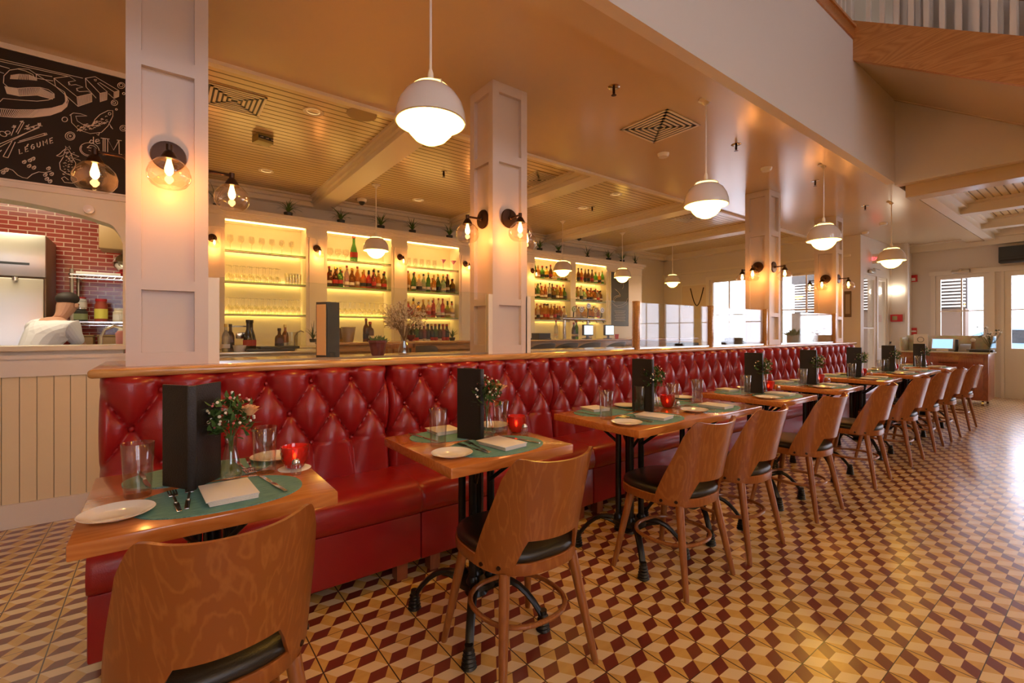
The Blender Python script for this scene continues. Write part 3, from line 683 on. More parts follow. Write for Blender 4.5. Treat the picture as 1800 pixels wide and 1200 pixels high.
def setting(ox, tn, dark=False):
    on = ' on %s' % tn; O = lambda x, y, z=0: (ox+x, 1.38+y, TZ+z)
    rd = random.Random(ox)
    j = lambda s=.008: rd.uniform(-s, s)
    mat_(O(.305, .165), j(.03), 'teal oval placemat at the chair side'+on, 'teal placemats'); mat_(O(.275, .455), j(.03), 'teal oval placemat at the banquette side'+on, 'teal placemats', (1, .85, 1))
    plate(O(.083+j(), .137+j()), 0, 'white bread plate at the chair side'+on, 'bread plates'); plate(O(.500+j(), .485+j()), 0, 'white bread plate at the banquette side'+on, 'bread plates')
    fork(O(.196, .175, .0025), .06+j(.05), 'steel fork beside the front napkin, left one'+on, 'forks'); fork(O(.226, .185, .0025), -.04+j(.05), 'steel fork beside the front napkin, right one'+on, 'forks')
    fork(O(.385, .44, .0025), PI+.1, 'steel fork at the banquette side, left one'+on, 'forks'); fork(O(.41, .445, .0025), PI-.05, 'steel fork at the banquette side, right one'+on, 'forks')
    knife(O(.432, .185, .0025), .15+j(.1), 'steel knife right of the front napkin'+on, 'table knives'); knife(O(.125, .46, .0025), PI+.15, 'steel knife at the banquette side'+on, 'table knives')
    napkin(O(.325+j(), .150+j(), .0025), .12+j(.08), 'folded white napkin at the chair side'+on, 'folded napkins'); napkin(O(.255+j(), .515, .0025), -.1+j(.08), 'folded white napkin at the banquette side'+on, 'folded napkins', (1, .75, 1))
    glass(O(.112+j(), .300+j()), 0, 'empty water glass at the front left'+on, 'water glasses'); glass(O(.445+j(), .335+j()), 0, 'empty water glass behind the vase'+on, 'water glasses')
for i, (x, dbl) in enumerate(TABLES):
    tn = TN[i]+' table'
    setting(x, 'the '+tn if not dbl else 'left half of the %s table' % TN[i])
    if dbl: setting(x+.60, 'right half of the %s table' % TN[i])
    mx = .262 if not dbl else .43
    (menu_open if i == 0 else menu_shut)((x+(.237 if i == 0 else mx+.036), 1.38+(.258 if i == 0 else .268), TZ+.0028), -.06 if i == 0 else (.28 if i == 1 else .10), ('black menu folder standing open in a V' if i == 0 else 'black menu folder standing nearly closed')+' on the %s' % tn, 'black menu folders on the tables')
    vx = mx+.075
    vase((x+vx, 1.38+.285, TZ+.0025), 0, 'clear bud vase of flowers on the %s' % tn, 'bud vases'); posy((x+vx, 1.38+.285, TZ+.004), .0+i*.35, 'small posy of flowers in the vase on the %s' % tn, 'flower posies', 1.12)
    cx_ = mx+.265
    candle((x+cx_, 1.38+.325, TZ+.0015), 0, 'cut red glass candle holder on the %s' % tn, 'red candle holders'); salt((x+cx_-.012, 1.38+.248, TZ), 0, 'small glass salt shaker beside the red candle on the %s' % tn, 'salt shakers')
o = MB().lathe([(.001, .0), (.052, 0), (.050, .0012), (.001, .0012)], 24, (0, 0, 0), True, True).build('doily', paperw); o.location = (-.162+.527, 1.705, TZ); tag(o, 'white paper doily under the red candle holder on the nearest table', 'doily')
# ================================================================== PENDANTS
def mk_pendant(rod):
    def f():
        t = thing('pendant_lamp', '', 'pendant lamp')          # origin at the opal bottom
        R = .16
        pr = [(R, .098), (R+.003, .10), (R-.001, .14), (R-.012, .18), (R-.036, .222), (R-.066, .250), (R-.073, .253)]
        pin = [(r-.004, z-.002) for r, z in pr[::-1]]
        MB().rings([[(r*math.cos(2*PI*i/40), r*math.sin(2*PI*i/40), z) for i in range(40)] for r, z in pr+pin+[pr[0]]], True, False, False).build('shade', shade_w, t, True, 45)
        MB().lathe([(.002, .0), (.035, .004), (.070, .022), (.098, .052), (.118, .092), (.12, .115), (.10, .18), (.06, .235)], 36, (0, 0, 0), True, True).build('opal_globe', opal, t)
        MB().lathe([(.086, .249), (.088, .256), (.076, .266), (.050, .272), (.05, .262)], 36, (0, 0, 0), True, True).build('glow_ring', EM('pendant_ring_glow', (1, .62, .16), 3.0), t)
        b = MB()
        for k in range(3): a = k*2*PI/3+.6; b.tube([(math.cos(a)*.094, math.sin(a)*.094, .247), (math.cos(a)*.088, math.sin(a)*.088, .262), (math.cos(a)*.045, math.sin(a)*.045, .283), (0, 0, .290)], .004, 6)
        b.build('strap', shade_w, t)
        MB().lathe([(.05, .266), (.052, .272), (.046, .280), (.016, .292), (.014, .325), (.0075, .345)], 24, (0, 0, 0), True, True).build('cap', shade_w, t)
        MB().cyl((0, 0, .34), (0, 0, rod-.0), .0062, None, 10).build('rod', shade_w, t)
        MB().lathe([(.055, rod-.001), (.055, rod-.012), (.03, rod-.022), (.012, rod-.05)], 24, (0, 0, 0), True, True).build('canopy', shade_w, t)
        return t
    return f
mp_ = Multi(mk_pendant(3.0-2.09))
PZ = 2.09
for (px, py), lb in zip(((757, 225), (1241, 366), (1448, 426), (1567, 460)), ('nearest large white pendant lamp in the aisle row, left of the second column', 'second white pendant lamp in the aisle row', 'third white pendant lamp in the aisle row, before the fourth column', 'farthest white pendant lamp in the aisle row, over the far tables')):
    p = onY(px, py, 1.95); mp_((p[0], 1.95, PZ), 0, lb, 'white pendant lamps over the tables')
for k, (x, y) in enumerate(((-1.4, -.5), (.6, -.55), (2.6, -.5), (4.6, -.6), (-.4, -2.2), (1.6, -2.2), (3.8, -2.0), (8.6, -1.2), (10.6, -1.2))):  # unseen pendants added behind the camera to warm the foreground
    o = dup(mp_.o, (x, y, 2.3), 0, 'added unseen pendant lamp over the open floor behind the viewer, %s from left' % ORD[k], 'added unseen pendant lamps over the open floor')
    for c in o.children:
        if c.name.startswith('rod'): c.scale = (1, 1, 4.35 if x < 6 else .9)
        if c.name.startswith('canopy'): c.location.z = (6.2-2.3-.91) if x < 6 else (3.12-2.3-.91)
bp_ = Multi(mk_pendant(3.12-2.17))
for (px, py), lb in zip(((661, 458), (989, 489), (1094, 500), (1182, 507)), ('white pendant lamp over the left end of the bar', 'white pendant lamp over the bar, first one right of the second column', 'white pendant lamp over the bar in front of the slate board', 'white pendant lamp over the far right end of the bar')):
    p = onY(px, py, 5.85); bp_((p[0], 5.85, 2.17), .8, lb, 'white pendant lamps over the bar')
# ================================================================== SCONCES (origin on the wall, light arm along +X)
def mk_sconce(s=1.0, watts=SC_W):
    def f():
        t = thing('wall_sconce', '', 'wall lamp')
        MB().lathe([(.068*s, 0), (.070*s, .004), (.066*s, .014), (.03*s, .018)], 28, (0, 0, 0), True, True).xf(Matrix.Rotation(PI/2, 4, 'Y')).build('backplate', bronze, t)
        L_ = .135*s
        MB().tube([(0.01, 0, 0), (L_, 0, 0)], .0075*s, 10).cyl((L_, 0, .012*s), (L_, 0, -.02*s), .013*s).ball((.022, 0, 0), .016*s, 10).build('arm', bronze, t)
        MB().lathe([(.010*s, -.012*s), (.020*s, -.022*s), (.034*s, -.048*s), (.036*s, -.056*s), (.02*s, -.056*s)], 20, (L_, 0, 0), True, True).build('socket', bronze, t)
        pr = [(.034, -.050), (.052, -.062), (.074, -.088), (.083, -.118), (.080, -.145), (.064, -.170), (.048, -.180)]
        MB().rings([[(L_+r*s*math.cos(2*PI*i/36), r*s*math.sin(2*PI*i/36), z*s) for i in range(36)] for r, z in pr], True, False, False).build('glass_globe', thinw, t)
        b = MB().lathe([(.008*s, -.056*s), (.010*s, -.066*s), (.017*s, -.095*s), (.016*s, -.112*s), (.008*s, -.124*s), (.001, -.127*s)], 14, (L_, 0, 0), True, True).build('bulb', bulb_e, t)
        point('bulb_light', (L_, 0, -.150*s), watts, WARM, .012, t)
        return t
    return f
sc = Multi(mk_sconce())
CN = ['first', 'second', 'third', 'fourth']
for i, x0 in enumerate((-.121, 1.87, 6.05, 8.24)):
    w = .31 if i != 3 else .29; xc = x0+w/2
    for k, (p, r, nm) in enumerate((((xc, 2.72, 2.045), -PI/2, 'front face'), ((x0+.02, 2.85, 2.045), PI, 'left face'), ((x0+w-.02, 2.85, 2.045), 0, 'right face'), ((xc, 2.98, 2.045), PI/2, 'bar-side face'))):
        if i >= 2 and k == 2 : continue
        sc(p, r, 'clear glass globe sconce on the %s of the %s column' % (nm, CN[i]), 'globe sconces on the columns')
# ================================================================== BACK BAR
UY = 6.7
bays = [(.638, 1.578), (1.852, 2.785), (3.042, 3.962), (5.595, 6.522), (6.664, 7.577)]
SZ = [1.455, 1.86, 2.245]; TOPZ = 2.62
t = thing('back_bar_unit', 'white painted back bar with five glowing yellow shelf bays and a cornice', 'shelving unit')
b = MB(); xs = [.21]+[v for q in bays for v in q]+[8.766]
for a, c in zip(xs[::2], xs[1::2]):
    b.box(a, c, UY, UY+.36, 0, TOPZ)
    if c-a > .15: b.box(a+.04, c-.04, UY-.012, UY, 1.10, 2.50).box(a, c, UY-.02, UY, 2.50, 2.54)
b.box(.21, 8.766, UY, UY+.36, TOPZ, 2.72).box(.21, 8.80, UY-.03, UY+.37, 2.66, 2.70).box(.21, 8.84, UY-.07, UY+.37, 2.70, 2.75)
b.build('frame', white, t, False)
for i, (a, c) in enumerate(bays):
    MB().box(a, c, UY+.30, UY+.36, 0, TOPZ).build('back_panel', cabin, t, False)
    e = MB().box(a+.01, c-.01, UY+.03, UY+.045, TOPZ-.014, TOPZ-.004)
    for z in SZ: e.box(a+.02, c-.02, UY+.262, UY+.292, z+.001, z+.009)
    e.build('light_strip', led, t, False)
    for z in SZ:
        s_ = MB().box(a, c, UY+.02, UY+.30, z-.010, z).build('shelf', THIN('shelf_glass', (.94, .97, .88), 1.5), t, False)
        MB().box(a, c, UY+.012, UY+.02, z-.010, z).build('shelf_edge', shelfg, s_, False)
        MB().box(a, c, UY+.03, UY+.06, z-.03, z-.011).build('valance', white, s_, False)
ORD2 = ORD
def bottle_mesh(kind):
    if kind == 0: pr = [(.002, 0), (.036, 0), (.038, .005), (.038, .15), (.030, .185), (.014, .215), (.0125, .27), (.0145, .272), (.0145, .282), (.002, .284)]
    elif kind == 1: pr = [(.002, 0), (.044, 0), (.046, .006), (.046, .13), (.040, .155), (.018, .175), (.014, .225), (.017, .228), (.017, .240), (.002, .243)]
    elif kind == 2: pr = [(.002, 0), (.032, 0), (.034, .006), (.034, .20), (.026, .225), (.013, .245), (.012, .30), (.014, .303), (.014, .312), (.002, .315)]
    else: pr = [(.002, 0), (.045, 0), (.047, .008), (.047, .10), (.036, .17), (.018, .23), (.0165, .30), (.019, .305), (.019, .325), (.002, .33)]
    return pr
BC = {'amber': (.55, .20, .03), 'green': (.10, .35, .06), 'clear': (.88, .90, .84), 'brown': (.16, .06, .02), 'pink': (.80, .12, .14), 'golden': (.85, .55, .12), 'dark': (.03, .03, .02)}
BM = {k: P('bottle_glass_'+k, v, .05, trans=.75 if k != 'dark' else .2) for k, v in BC.items()}
LC = [paperw, P('label_cream', (.75, .66, .45), .6), P('label_black', (.03, .03, .03), .5), P('label_red', (.45, .04, .03), .5)]
CC = [P('cap_black', (.02, .02, .02), .4), P('cap_gold', (.6, .4, .1), .3, metal=.8), P('cap_red', (.4, .03, .03), .4)]
BP = {}
def bottle(loc, kind, colr, label, group, rd):
    li = rd.randrange(4); ci = rd.randrange(3); key = (kind, colr, li, ci)
    if key not in BP:
        pr = bottle_mesh(kind); h = pr[-1][1]; r = max(p[0] for p in pr)
        o = MB().lathe(pr, 14, (0, 0, 0), True, True).build('bottle', BM[colr], None, True, 50); tag(o, label, 'bottle')
        MB().lathe([(r+.0006, h*(.13+.04*(li % 2))), (r+.0006, h*(.27+.03*li))], 14).build('paper_label', LC[li], o)
        MB().lathe([(pr[-2][0]+.002, h-.030), (pr[-2][0]+.002, h+.001), (.002, h+.002)], 10, (0, 0, 0), False, True).build('cap', CC[ci], o)
        BP[key] = o; o.location = loc; o['label'] = label; o['group'] = group; o.rotation_euler = (0, 0, 0); return o
    return dup(BP[key], loc, rd.uniform(0, .6), label, group)
def mk_wine():
    return tag(MB().lathe([(.032, 0), (.032, .0015), (.004, .006), (.003, .085), (.012, .095), (.034, .125), (.037, .150), (.030, .200)], 18, (0, 0, 0), True, False).build('wine_glass', thinw2), '', 'glass')
thinw2 = THIN('stemware_glass', (.93, .92, .84), 1.7, .10)
def mk_stem():
    return tag(MB().lathe([(.030, 0), (.030, .0015), (.004, .005), (.003, .05), (.03, .07), (.045, .10), (.045, .13), (.036, .165)], 18, (0, 0, 0), True, False).build('balloon_glass', thinw2), '', 'glass')
def mk_hib(): return tag(MB().lathe([(.002, 0), (.028, 0), (.033, .15)], 16, (0, 0, 0), True, False).build('tall_glass', thinw2), '', 'glass')
def mk_cham(): return tag(MB().lathe([(.002, 0), (.025, .0), (.034, .035), (.032, .14)], 16, (0, 0, 0), True, False).build('stemless_glass', thinw2), '', 'glass')
wine, stem, hib, stemless = map(Multi, (mk_wine, mk_stem, mk_hib, mk_cham))
rd = random.Random(11); BN = ['first', 'second', 'third', 'fourth', 'fifth']; SN = ['bottom', 'middle', 'top']
def row_b(bay, sh, n, pal, depth=.14, y=None, rows=1):
    a, c = bays[bay]; z = SZ[sh]; g = 'bottles on the %s shelf of the %s lit bay' % (SN[sh], BN[bay])
    for r in range(rows):
        for k in range(n):
            x = a+.05+(c-a-.10)*(k+.5*r)/(n-.5 if rows > 1 else max(1, n-1)); cc = rd.choice(pal)
            if x > c-.04: continue
            bottle((x+rd.uniform(-.008, .008), UY+depth-.0+.085*r+rd.uniform(-.008, .008), z+.0075*0), rd.choice((0, 0, 1, 1, 2)), cc, '%s bottle, %s from left, %s row, %s shelf, %s lit bay' % (cc, ORD2[k], 'front' if r == 0 else 'rear', SN[sh], BN[bay]), g, rd)
def row_g(bay, sh, n, proto, word, rows=1, flip=False, x0=0, x1=1, y=.10, sc_=1.0):
    a, c = bays[bay]; a, c = a+(c-a)*x0, a+(c-a)*x1; z = SZ[sh]
    for r in range(rows):
        for k in range(n):
            x = a+.05+(c-a-.1)*(k+.5*(r % 2))/(n-.5 if rows > 1 else max(1, n-1))
            o = proto((x, UY+y+.07*r, z+(.2005*sc_ if flip else 0)), 0, '%s, %s from left, %s row, %s shelf, %s lit bay' % (word, ORD2[k], 'front' if r == 0 else 'rear', SN[sh], BN[bay]), 'glasses on the %s shelf of the %s lit bay' % (SN[sh], BN[bay]), sc_)
            if flip: o.rotation_euler = (PI, 0, 0)
row_g(0, 2, 7, wine, 'upright wine glass', x0=.02, x1=.88)
row_g(0, 1, 8, wine, 'upturned wine glass', rows=2, flip=True, x0=0, x1=.72); row_g(0, 1, 5, hib, 'tall straight glass', rows=2, x0=.72, x1=1)
row_g(0, 0, 12, wine, 'upturned wine glass', rows=2, flip=True)
row_g(1, 2, 3, stem, 'balloon glass', x0=.02, x1=.36); row_g(1, 0, 12, wine, 'upturned wine glass', rows=2, flip=True)
row_g(2, 2, 5, stemless, 'stemless glass', x0=.02, x1=.62)
o = bottle(( onY(622, 458, UY+.12)[0], UY+.12, SZ[2]), 3, 'green', 'tall green sparkling wine bottle on the top shelf of the second lit bay', 'sparkling wine bottle', rd); o.scale = (1.15, 1.15, 1.15)
row_b(1, 1, 11, ['amber', 'green', 'golden', 'brown', 'pink', 'clear'], .07, rows=2)
row_b(2, 1, 10, ['amber', 'golden', 'brown', 'green', 'clear'], .07, rows=2); row_b(2, 0, 10, ['clear', 'golden', 'green', 'brown', 'pink'], .07, rows=2)
for bay in (3, 4):
    for sh in (0, 1, 2): row_b(bay, sh, 9 if sh else 10, [['amber', 'golden', 'clear', 'amber'], ['amber', 'brown', 'golden', 'clear', 'green'], ['brown', 'amber', 'golden', 'green']][sh], .08, rows=2 if sh != 2 else 1)
pinkg = P('pink_martini_glass', (.75, .25, .5), .1, trans=.3)
for k, px in enumerate((779, 797)):
    o = MB().lathe([(.03, 0), (.03, .002), (.004, .006), (.003, .10), (.048, .165)], 18, (0, 0, 0), True, False).build('martini_glass', pinkg); o.location = (onY(px, 458, UY+.1)[0], UY+.1, SZ[2])
    tag(o, ('left' if k == 0 else 'right')+' one of two pink martini glasses on the top shelf of the third bay', 'glass', 'pink martini glasses')
# small sconces on the pilasters
for k, px in enumerate((373, 557, 703, 818, 936)):
    p = onY(px, 432, UY-.012); o = sc((p[0], UY-.013, 2.36), -PI/2+.15, 'small globe sconce on the back bar pilaster, %s from left' % ORD2[k] if k else 'small globe sconce at the left end of the back bar', 'small sconces on the back bar', .72)
# plants on top of the unit
def mk_plant(n, ln, seed, mat):
    def f():
        r = random.Random(seed); t = thing('potted_plant', '', 'plant')
        MB().lathe([(.03, 0), (.035, .002), (.042, .04), (.038, .045), (.002, .04)], 14, (0, 0, 0), True, True).build('pot', vinyl, t)
        m = MB()
        for i in range(n):
            a = r.uniform(0, 2*PI); L0 = ln*r.uniform(.6, 1.1); d = Vector((math.cos(a), math.sin(a), 0)); sd = Vector((-d.y, d.x, 0)); out = r.uniform(.3, 1.0)
            prev = None
            for k in range(5):
                u = k/4; c = Vector((0, 0, .04))+d*(out*L0*u**1.3)+Vector((0, 0, L0*(u*.95-out*.7*u*u))); w = .006*(1-u)+.0008
                cur = (m.b.verts.new(c-sd*w), m.b.verts.new(c+sd*w))
                if prev: m.b.faces.new((prev[0], prev[1], cur[1], cur[0]))
                prev = cur
        m.build('leaves', mat, t, False); return t
    return f
pA = Multi(mk_plant(34, .20, 3, green_l)); pB = Multi(mk_plant(18, .32, 5, green_d))
for k, (px, a) in enumerate(((380, 1), (505, 0), (597, 0), (667, 0), (722, 0), (787, 0), (945, 0), (978, 0), (1029, 1), (1066, 0), (1090, 0), (1113, 1))):
    x = onY(px, 370, UY+.1)[0]
    (pB if a else pA)((x, UY+.04, 2.75), k*1.1, '%s plant on top of the back bar, %s from left' % ('spiky' if a else 'bushy', ORD2[k]), 'plants on top of the back bar', 1.0 if a else 1.35)
# slate sign
t = thing('slate_menu_board', 'tall dark slate board with a chalk swan drawing beside the last lit bay', 'sign', (7.975, UY-.015, 1.35))
MB().box(-.29, .29, -.015, 0, 0, 1.16).build('board', slate, t, False); MB().box(-.31, -.29, -.02, 0, -.02, 1.18).box(.29, .31, -.02, 0, -.02, 1.18).box(-.31, .31, -.02, 0, 1.16, 1.18).box(-.31, .31, -.02, 0, -.02, 0).build('frame', white, t, False)
def strokes(m, lines, to, r=.004):
    for L0 in lines:
        q = [to(*p) for p in L0]
        if len(q) > 1: m.tube(q, r, 4, True)
m = MB(); to = lambda x, z: (x, -.017, z)
sw = [(-.17+.13*math.sin(a*1.1)+.10*a/5, .78-.05*a+.02*math.cos(a*2)) for a in [i*.35 for i in range(14)]]
strokes(m, [sw, [(x+.03, z-.02) for x, z in sw], [(-.26, .50), (-.12, .44), (.05, .46), (.20, .52), (.26, .62)], [(-.22, .46), (-.05, .40), (.12, .43), (.24, .50)], [(.02, .92), (.10, .95), (.12, .86), (.08, .82)]]+[[(-.18+.02*(k % 3), .33-.035*k), (.18-.03*(k % 2), .33-.035*k)] for k in range(7)], to, .0035)
m.build('chalk_drawing', chalk, t, False)
# back counter, bar counter
o = MB().box(.21, 8.6, 6.30, UY, .98, 1.03, .006).box(.23, 8.58, 6.36, UY, 0, .98).build('back_counter', P('back_counter_paint', (.55, .48, .34), .4)); tag(o, 'pale counter running under the lit back bar shelves', 'counter')
bt = thing('bar_counter', 'long oak bar counter in front of the lit shelves', 'bar counter')
MB().box(1.50, 8.7, 5.25, 5.95, 1.075, 1.105, .01, 3).build('bar_top', bar_wood, bt); MB().box(1.56, 8.6, 5.33, 5.85, 1.0, 1.075).box(1.62, 8.55, 5.42, 5.85, 0, 1.0).build('bar_front', bar_wood, bt, False)
o = MB().box(.22, 1.45, 5.35, 5.95, .99, 1.02, .004).box(.24, 1.42, 5.40, 5.9, 0, .99).build('service_counter', steel); tag(o, 'steel service counter at the left end of the bar', 'counter')
# wine bottles on the back counter, bay 3
for k in range(22):
    p = onY(719+k*3.35, 590, 6.40); bottle((p[0], 6.40+(k % 2)*.09, 1.03), 2, ['dark', 'brown', 'dark', 'pink', 'green'][k % 5], 'dark wine bottle on the counter under the third bay, %s from left' % (ORD2[k] if k < 20 else ['twenty-first', 'twenty-second'][k-20]), 'wine bottles lined up on the back counter', rd)
# things on the service counter (left) and back counter
def cyl_obj(name, pr, mat, loc, label, cat, seg=20, group=None):
    o = MB().lathe(pr, seg, (0, 0, 0), True, True).build(name, mat); o.location = loc; return tag(o, label, cat, group)
for k, (px, kind, cl) in enumerate(((397, 0, 'clear'), (406, 0, 'brown'), (436, 3, 'dark'), (443, 3, 'dark'), (491, 1, 'brown'), (503, 0, 'amber'))):
    p = onY(px, 600, 5.62); bottle((p[0], 5.62+.05*(k % 2), 1.02), kind, cl, '%s bottle on the steel service counter, %s from left' % (cl, ORD2[k]), 'bottles on the service counter', rd)
cyl_obj('ice_tub', [(.05, 0), (.065, .06), (.065, .065), (.002, .05)], china, (onY(421, 600, 5.6)[0], 5.6, 1.02), 'small white tub on the steel service counter', 'tub')
g_ = MB(); 
for r_ in (.0,): g_.box(-.10, .10, -.06, .06, .0, .012, .003).box(-.10, -.088, -.06, .06, .0, .27).box(.088, .10, -.06, .06, 0, .27).box(-.10, .10, -.06, .06, .255, .27).box(-.05, .05, -.04, .04, .13, .20, .01)
o = g_.build('juicer', chrome); o.location = (onY(424, 600, 5.78)[0], 5.8, 1.02); tag(o, 'steel rack juicer standing behind the bottles on the service counter', 'juicer')
for k in range(2):
    o = MB().box(-.22+.03*k, .22-.03*k, -.13, .13, .026*k, .026*k+.025, .004).build('serving_tray', vinyl); o.location = (onY(474+14*k, 610, 5.55)[0], 5.53, 1.02); tag(o, ('lower wide' if k == 0 else 'upper narrower')+' dark serving tray stacked on the service counter', 'tray', 'trays on the service counter')
cyl_obj('glass_jug', [(.05, 0), (.055, .01), (.06, .14), (.065, .20), (.062, .20), (.055, .01), (.002, .008)], thinw2, (onY(514, 605, 5.6)[0], 5.62, 1.02), 'clear glass jug at the right end of the service counter', 'jug')
m = MB().tube([(0, 0, 0), (0, 0, .15), (.03, 0, .20), (.07, 0, .215), (.10, 0, .20)], .008, 8); o = m.build('bar_faucet', chrome); o.location = (onY(522, 605, 5.6)[0], 5.72, 1.02); tag(o, 'curved steel faucet at the right end of the service counter', 'faucet')
cyl_obj('ice_bucket', [(.055, 0), (.06, .01), (.085, .17), (.09, .175), (.085, .18), (.002, .16)], steel, (onY(612, 603, 5.6)[0], 5.6, 1.105), 'steel ice bucket on the bar top right of the tall menu', 'bucket')
cyl_obj('ice_bucket', [(.055, 0), (.06, .01), (.08, .16), (.085, .165), (.002, .15)], chrome, (onY(597, 603, 5.7)[0], 5.75, 1.105), 'shiny ice bucket on the bar behind the tall menu', 'bucket')
for k, px in enumerate((641, 648)): bottle((onY(px, 603, 5.7)[0], 5.65, 1.105), k, 'brown', ('left' if k == 0 else 'right')+' of two small brown bottles on the bar behind the red pot', 'small bottles on the bar', rd)
o = pB((onY(550, 600, 5.6)[0], 5.6, 1.105), .5, 'thin leafy plant on the bar just left of the tall menu', None, .9)
o = pA((onY(795, 590, 5.6)[0], 5.6, 1.105), .5, 'small palm in a glass on the bar left of the second column', None, 1.0)
cyl_obj('red_bowl', [(.03, 0), (.02, .01), (.05, .04), (.062, .08), (.058, .08), (.002, .03)], potred, (onY(722, 600, 5.4)[0], 5.4, 1.105), 'round dark red bowl on the bar behind the dried flowers', 'bowl')
# beer tap tower
tp = onY(1033, 598, 5.75); t = thing('beer_tap_tower', 'steel T-shaped beer tap tower with five round badges', 'beer tap', (tp[0], 5.75, 1.105))
MB().cyl((0, 0, 0), (0, 0, .33), .03, .026, 18).lathe([(.07, 0), (.07, .01), (.035, .03)], 20, (0, 0, 0), True, True).build('pillar', chrome, t)
MB().cyl((-.62, 0, .345), (.42, 0, .345), .032, None, 18).build('cross_tube', chrome, t)
MB().lathe([(.018, -.75), (.03, -.3), (.02, 0), (.04, .02), (.045, .06), (.02, .10)], 16, (-.56, 0, .345), True, True).build('side_tap', chrome, t)
for k in range(5):
    x = -.36+.175*k; hh = .14 + (.07 if k == 2 else 0)
    hd = MB().cyl((x, -.01, .37), (x, -.02, .37+hh-.03), .009, .012, 8).cyl((x, -.03, .33), (x, -.07, .28), .008).build('tap_handle', chrome if k % 2 else vinyl, t)
    a = MB().lathe([(.002, -.008), (.05, -.008), (.052, 0), (.05, .008), (.002, .008)], 24, (0, 0, 0), True, True).xf(Matrix.Translation((x, -.03, .37+hh))@Matrix.Rotation(PI/2, 4, 'X')).build('badge', [P('badge_green', (.25, .4, .12), .3), china, china, P('badge_yellow', (.8, .6, .12), .3), china][k], hd)
    MB().tube([(x+.028*math.cos(a_*PI/5), -.040, .37+hh+.028*math.sin(a_*PI/5)) for a_ in range(11)], .0045, 5).build('badge_ring', [paperw, green_d, vinyl, vinyl, P('badge_blue', (.08, .15, .4), .3)][k], hd)
# register and screens along the bar
def screen(px, y, label, w=.26, face=1):
    t = thing('bar_monitor', label, 'monitor', (onY(px, 600, y)[0], y, 1.105), .1)
    MB().box(-w/2, w/2, -.02, .02, .06, .06+w*.7, .006).build('panel', vinyl, t); MB().box(-w/2+.015, w/2-.015, -.023, -.02, .075, .045+w*.7).build('display', P('pos_display', (.3, .4, .5), .2, emit=(.65, .85, 1.0), es=.9), t, False); MB().box(-.05, .05, -.03, .08, 0, .012).box(-.02, .02, .0, .02, 0, .08).build('stand', vinyl, t)
screen(1033, 5.5, 'lit white till screen on the bar below the beer taps'); screen(1070, 5.45, 'lit white till screen on the bar, right of the beer taps')
o = MB().box(-.13, .13, -.10, .10, 0, .02, .004).prism([(-.12, -.09), (.12, -.09), (.12, .09), (-.12, .09)], .02, .10).build('card_till', vinyl); o.location = (onY(951, 598, 5.6)[0], 5.6, 1.105); tag(o, 'dark till with two uprights on the bar right of the second column', 'till')
cyl_obj('red_cup', [(.03, 0), (.038, .08), (.002, .07)], redp, (onY(1084, 598, 5.5)[0], 5.5, 1.105), 'small red cup on the bar under the slate board', 'cup')
for k, (px, kk) in enumerate(((981, 2), (1012, 0), (1017, 2), (1040, 1))): bottle((onY(px, 598, 5.75)[0], 5.80, 1.105), kk, ['clear', 'dark', 'green', 'clear'][k], 'bottle standing on the bar near the beer taps, %s from left' % ORD2[k], 'bottles on the bar near the taps', rd)
# bar stools
def mk_stool():
    t = thing('bar_stool', '', 'bar stool')
    MB().lathe([(.002, .70), (.19, .70), (.20, .72), (.19, .76), (.10, .775), (.002, .775)], 24, (0, 0, 0), True, True).build('seat', blackle, t)
    m = MB(); A = []; B = []
    for i in range(17):
        a = math.radians(-80+160*i/16); u = abs(a)/math.radians(80); zt = 1.075-.10*u**3
        A.append([m.b.verts.new((.20*math.sin(a), -.20*math.cos(a)-.02*j, .80+(zt-.80)*j/3)) for j in range(4)]); B.append([m.b.verts.new((.225*math.sin(a), -.225*math.cos(a)-.02*j, .80+(zt-.80)*j/3)) for j in range(4)])
    for i in range(16):
        for j in range(3): m.b.faces.new((A[i][j], A[i+1][j], A[i+1][j+1], A[i][j+1])); m.b.faces.new((B[i][j], B[i][j+1], B[i+1][j+1], B[i+1][j]))
        m.b.faces.new((A[i][3], A[i+1][3], B[i+1][3], B[i][3])); m.b.faces.new((A[i][0], B[i][0], B[i+1][0], A[i+1][0]))
    for i in (0, 16):
        for j in range(3): m.b.faces.new((A[i][j], A[i][j+1], B[i][j+1], B[i][j]))
    m.build('backrest', P('stool_back_grey', (.09, .085, .07), .4), t)
    for sx in (-1, 1):
        MB().cyl((sx*.16, -.12, .73), (sx*.19, -.17, .84), .012).build('back_bracket', iron, t)
        for sy in (-1, 1): MB().cyl((sx*.13, sy*.13, .70), (sx*.20, sy*.20, 0), .016, .012, 10).build('leg', iron, t)
    MB().tube([(.18*math.cos(i*PI/12), .18*math.sin(i*PI/12), .25) for i in range(25)], .008, 8, False).build('footrest', iron, t)
    return t
stool = Multi(mk_stool)
for k, px in enumerate((730, 942, 983, 1024, 1068)):
    x = onY(px, 600, 4.85)[0]; stool((x, 4.85, 0), rd.uniform(-.1, .1), 'grey round-backed bar stool, %s from left along the bar' % ORD2[k], 'round-backed bar stools')
t = thing('slatted_stool', 'dark wooden bar stool with a slatted back behind the red succulent pot', 'bar stool', (onY(683, 600, 4.7)[0], 4.7, 0), 0)
MB().box(-.2, .2, -.2, .2, .70, .74, .01).build('seat', leg_wood, t)
m = MB().box(-.2, .2, -.215, -.19, 1.06, 1.10, .005)
MB().box(-.2, .2, -.215, -.19, .82, .85, .004).box(-.2, .2, -.215, -.19, 1.055, 1.105, .005).build('back_rail', leg_wood, t)
for k in range(6): MB().box(-.185+.07*k, -.165+.07*k, -.21, -.195, .85, 1.06).build('slat', leg_wood, t, False)
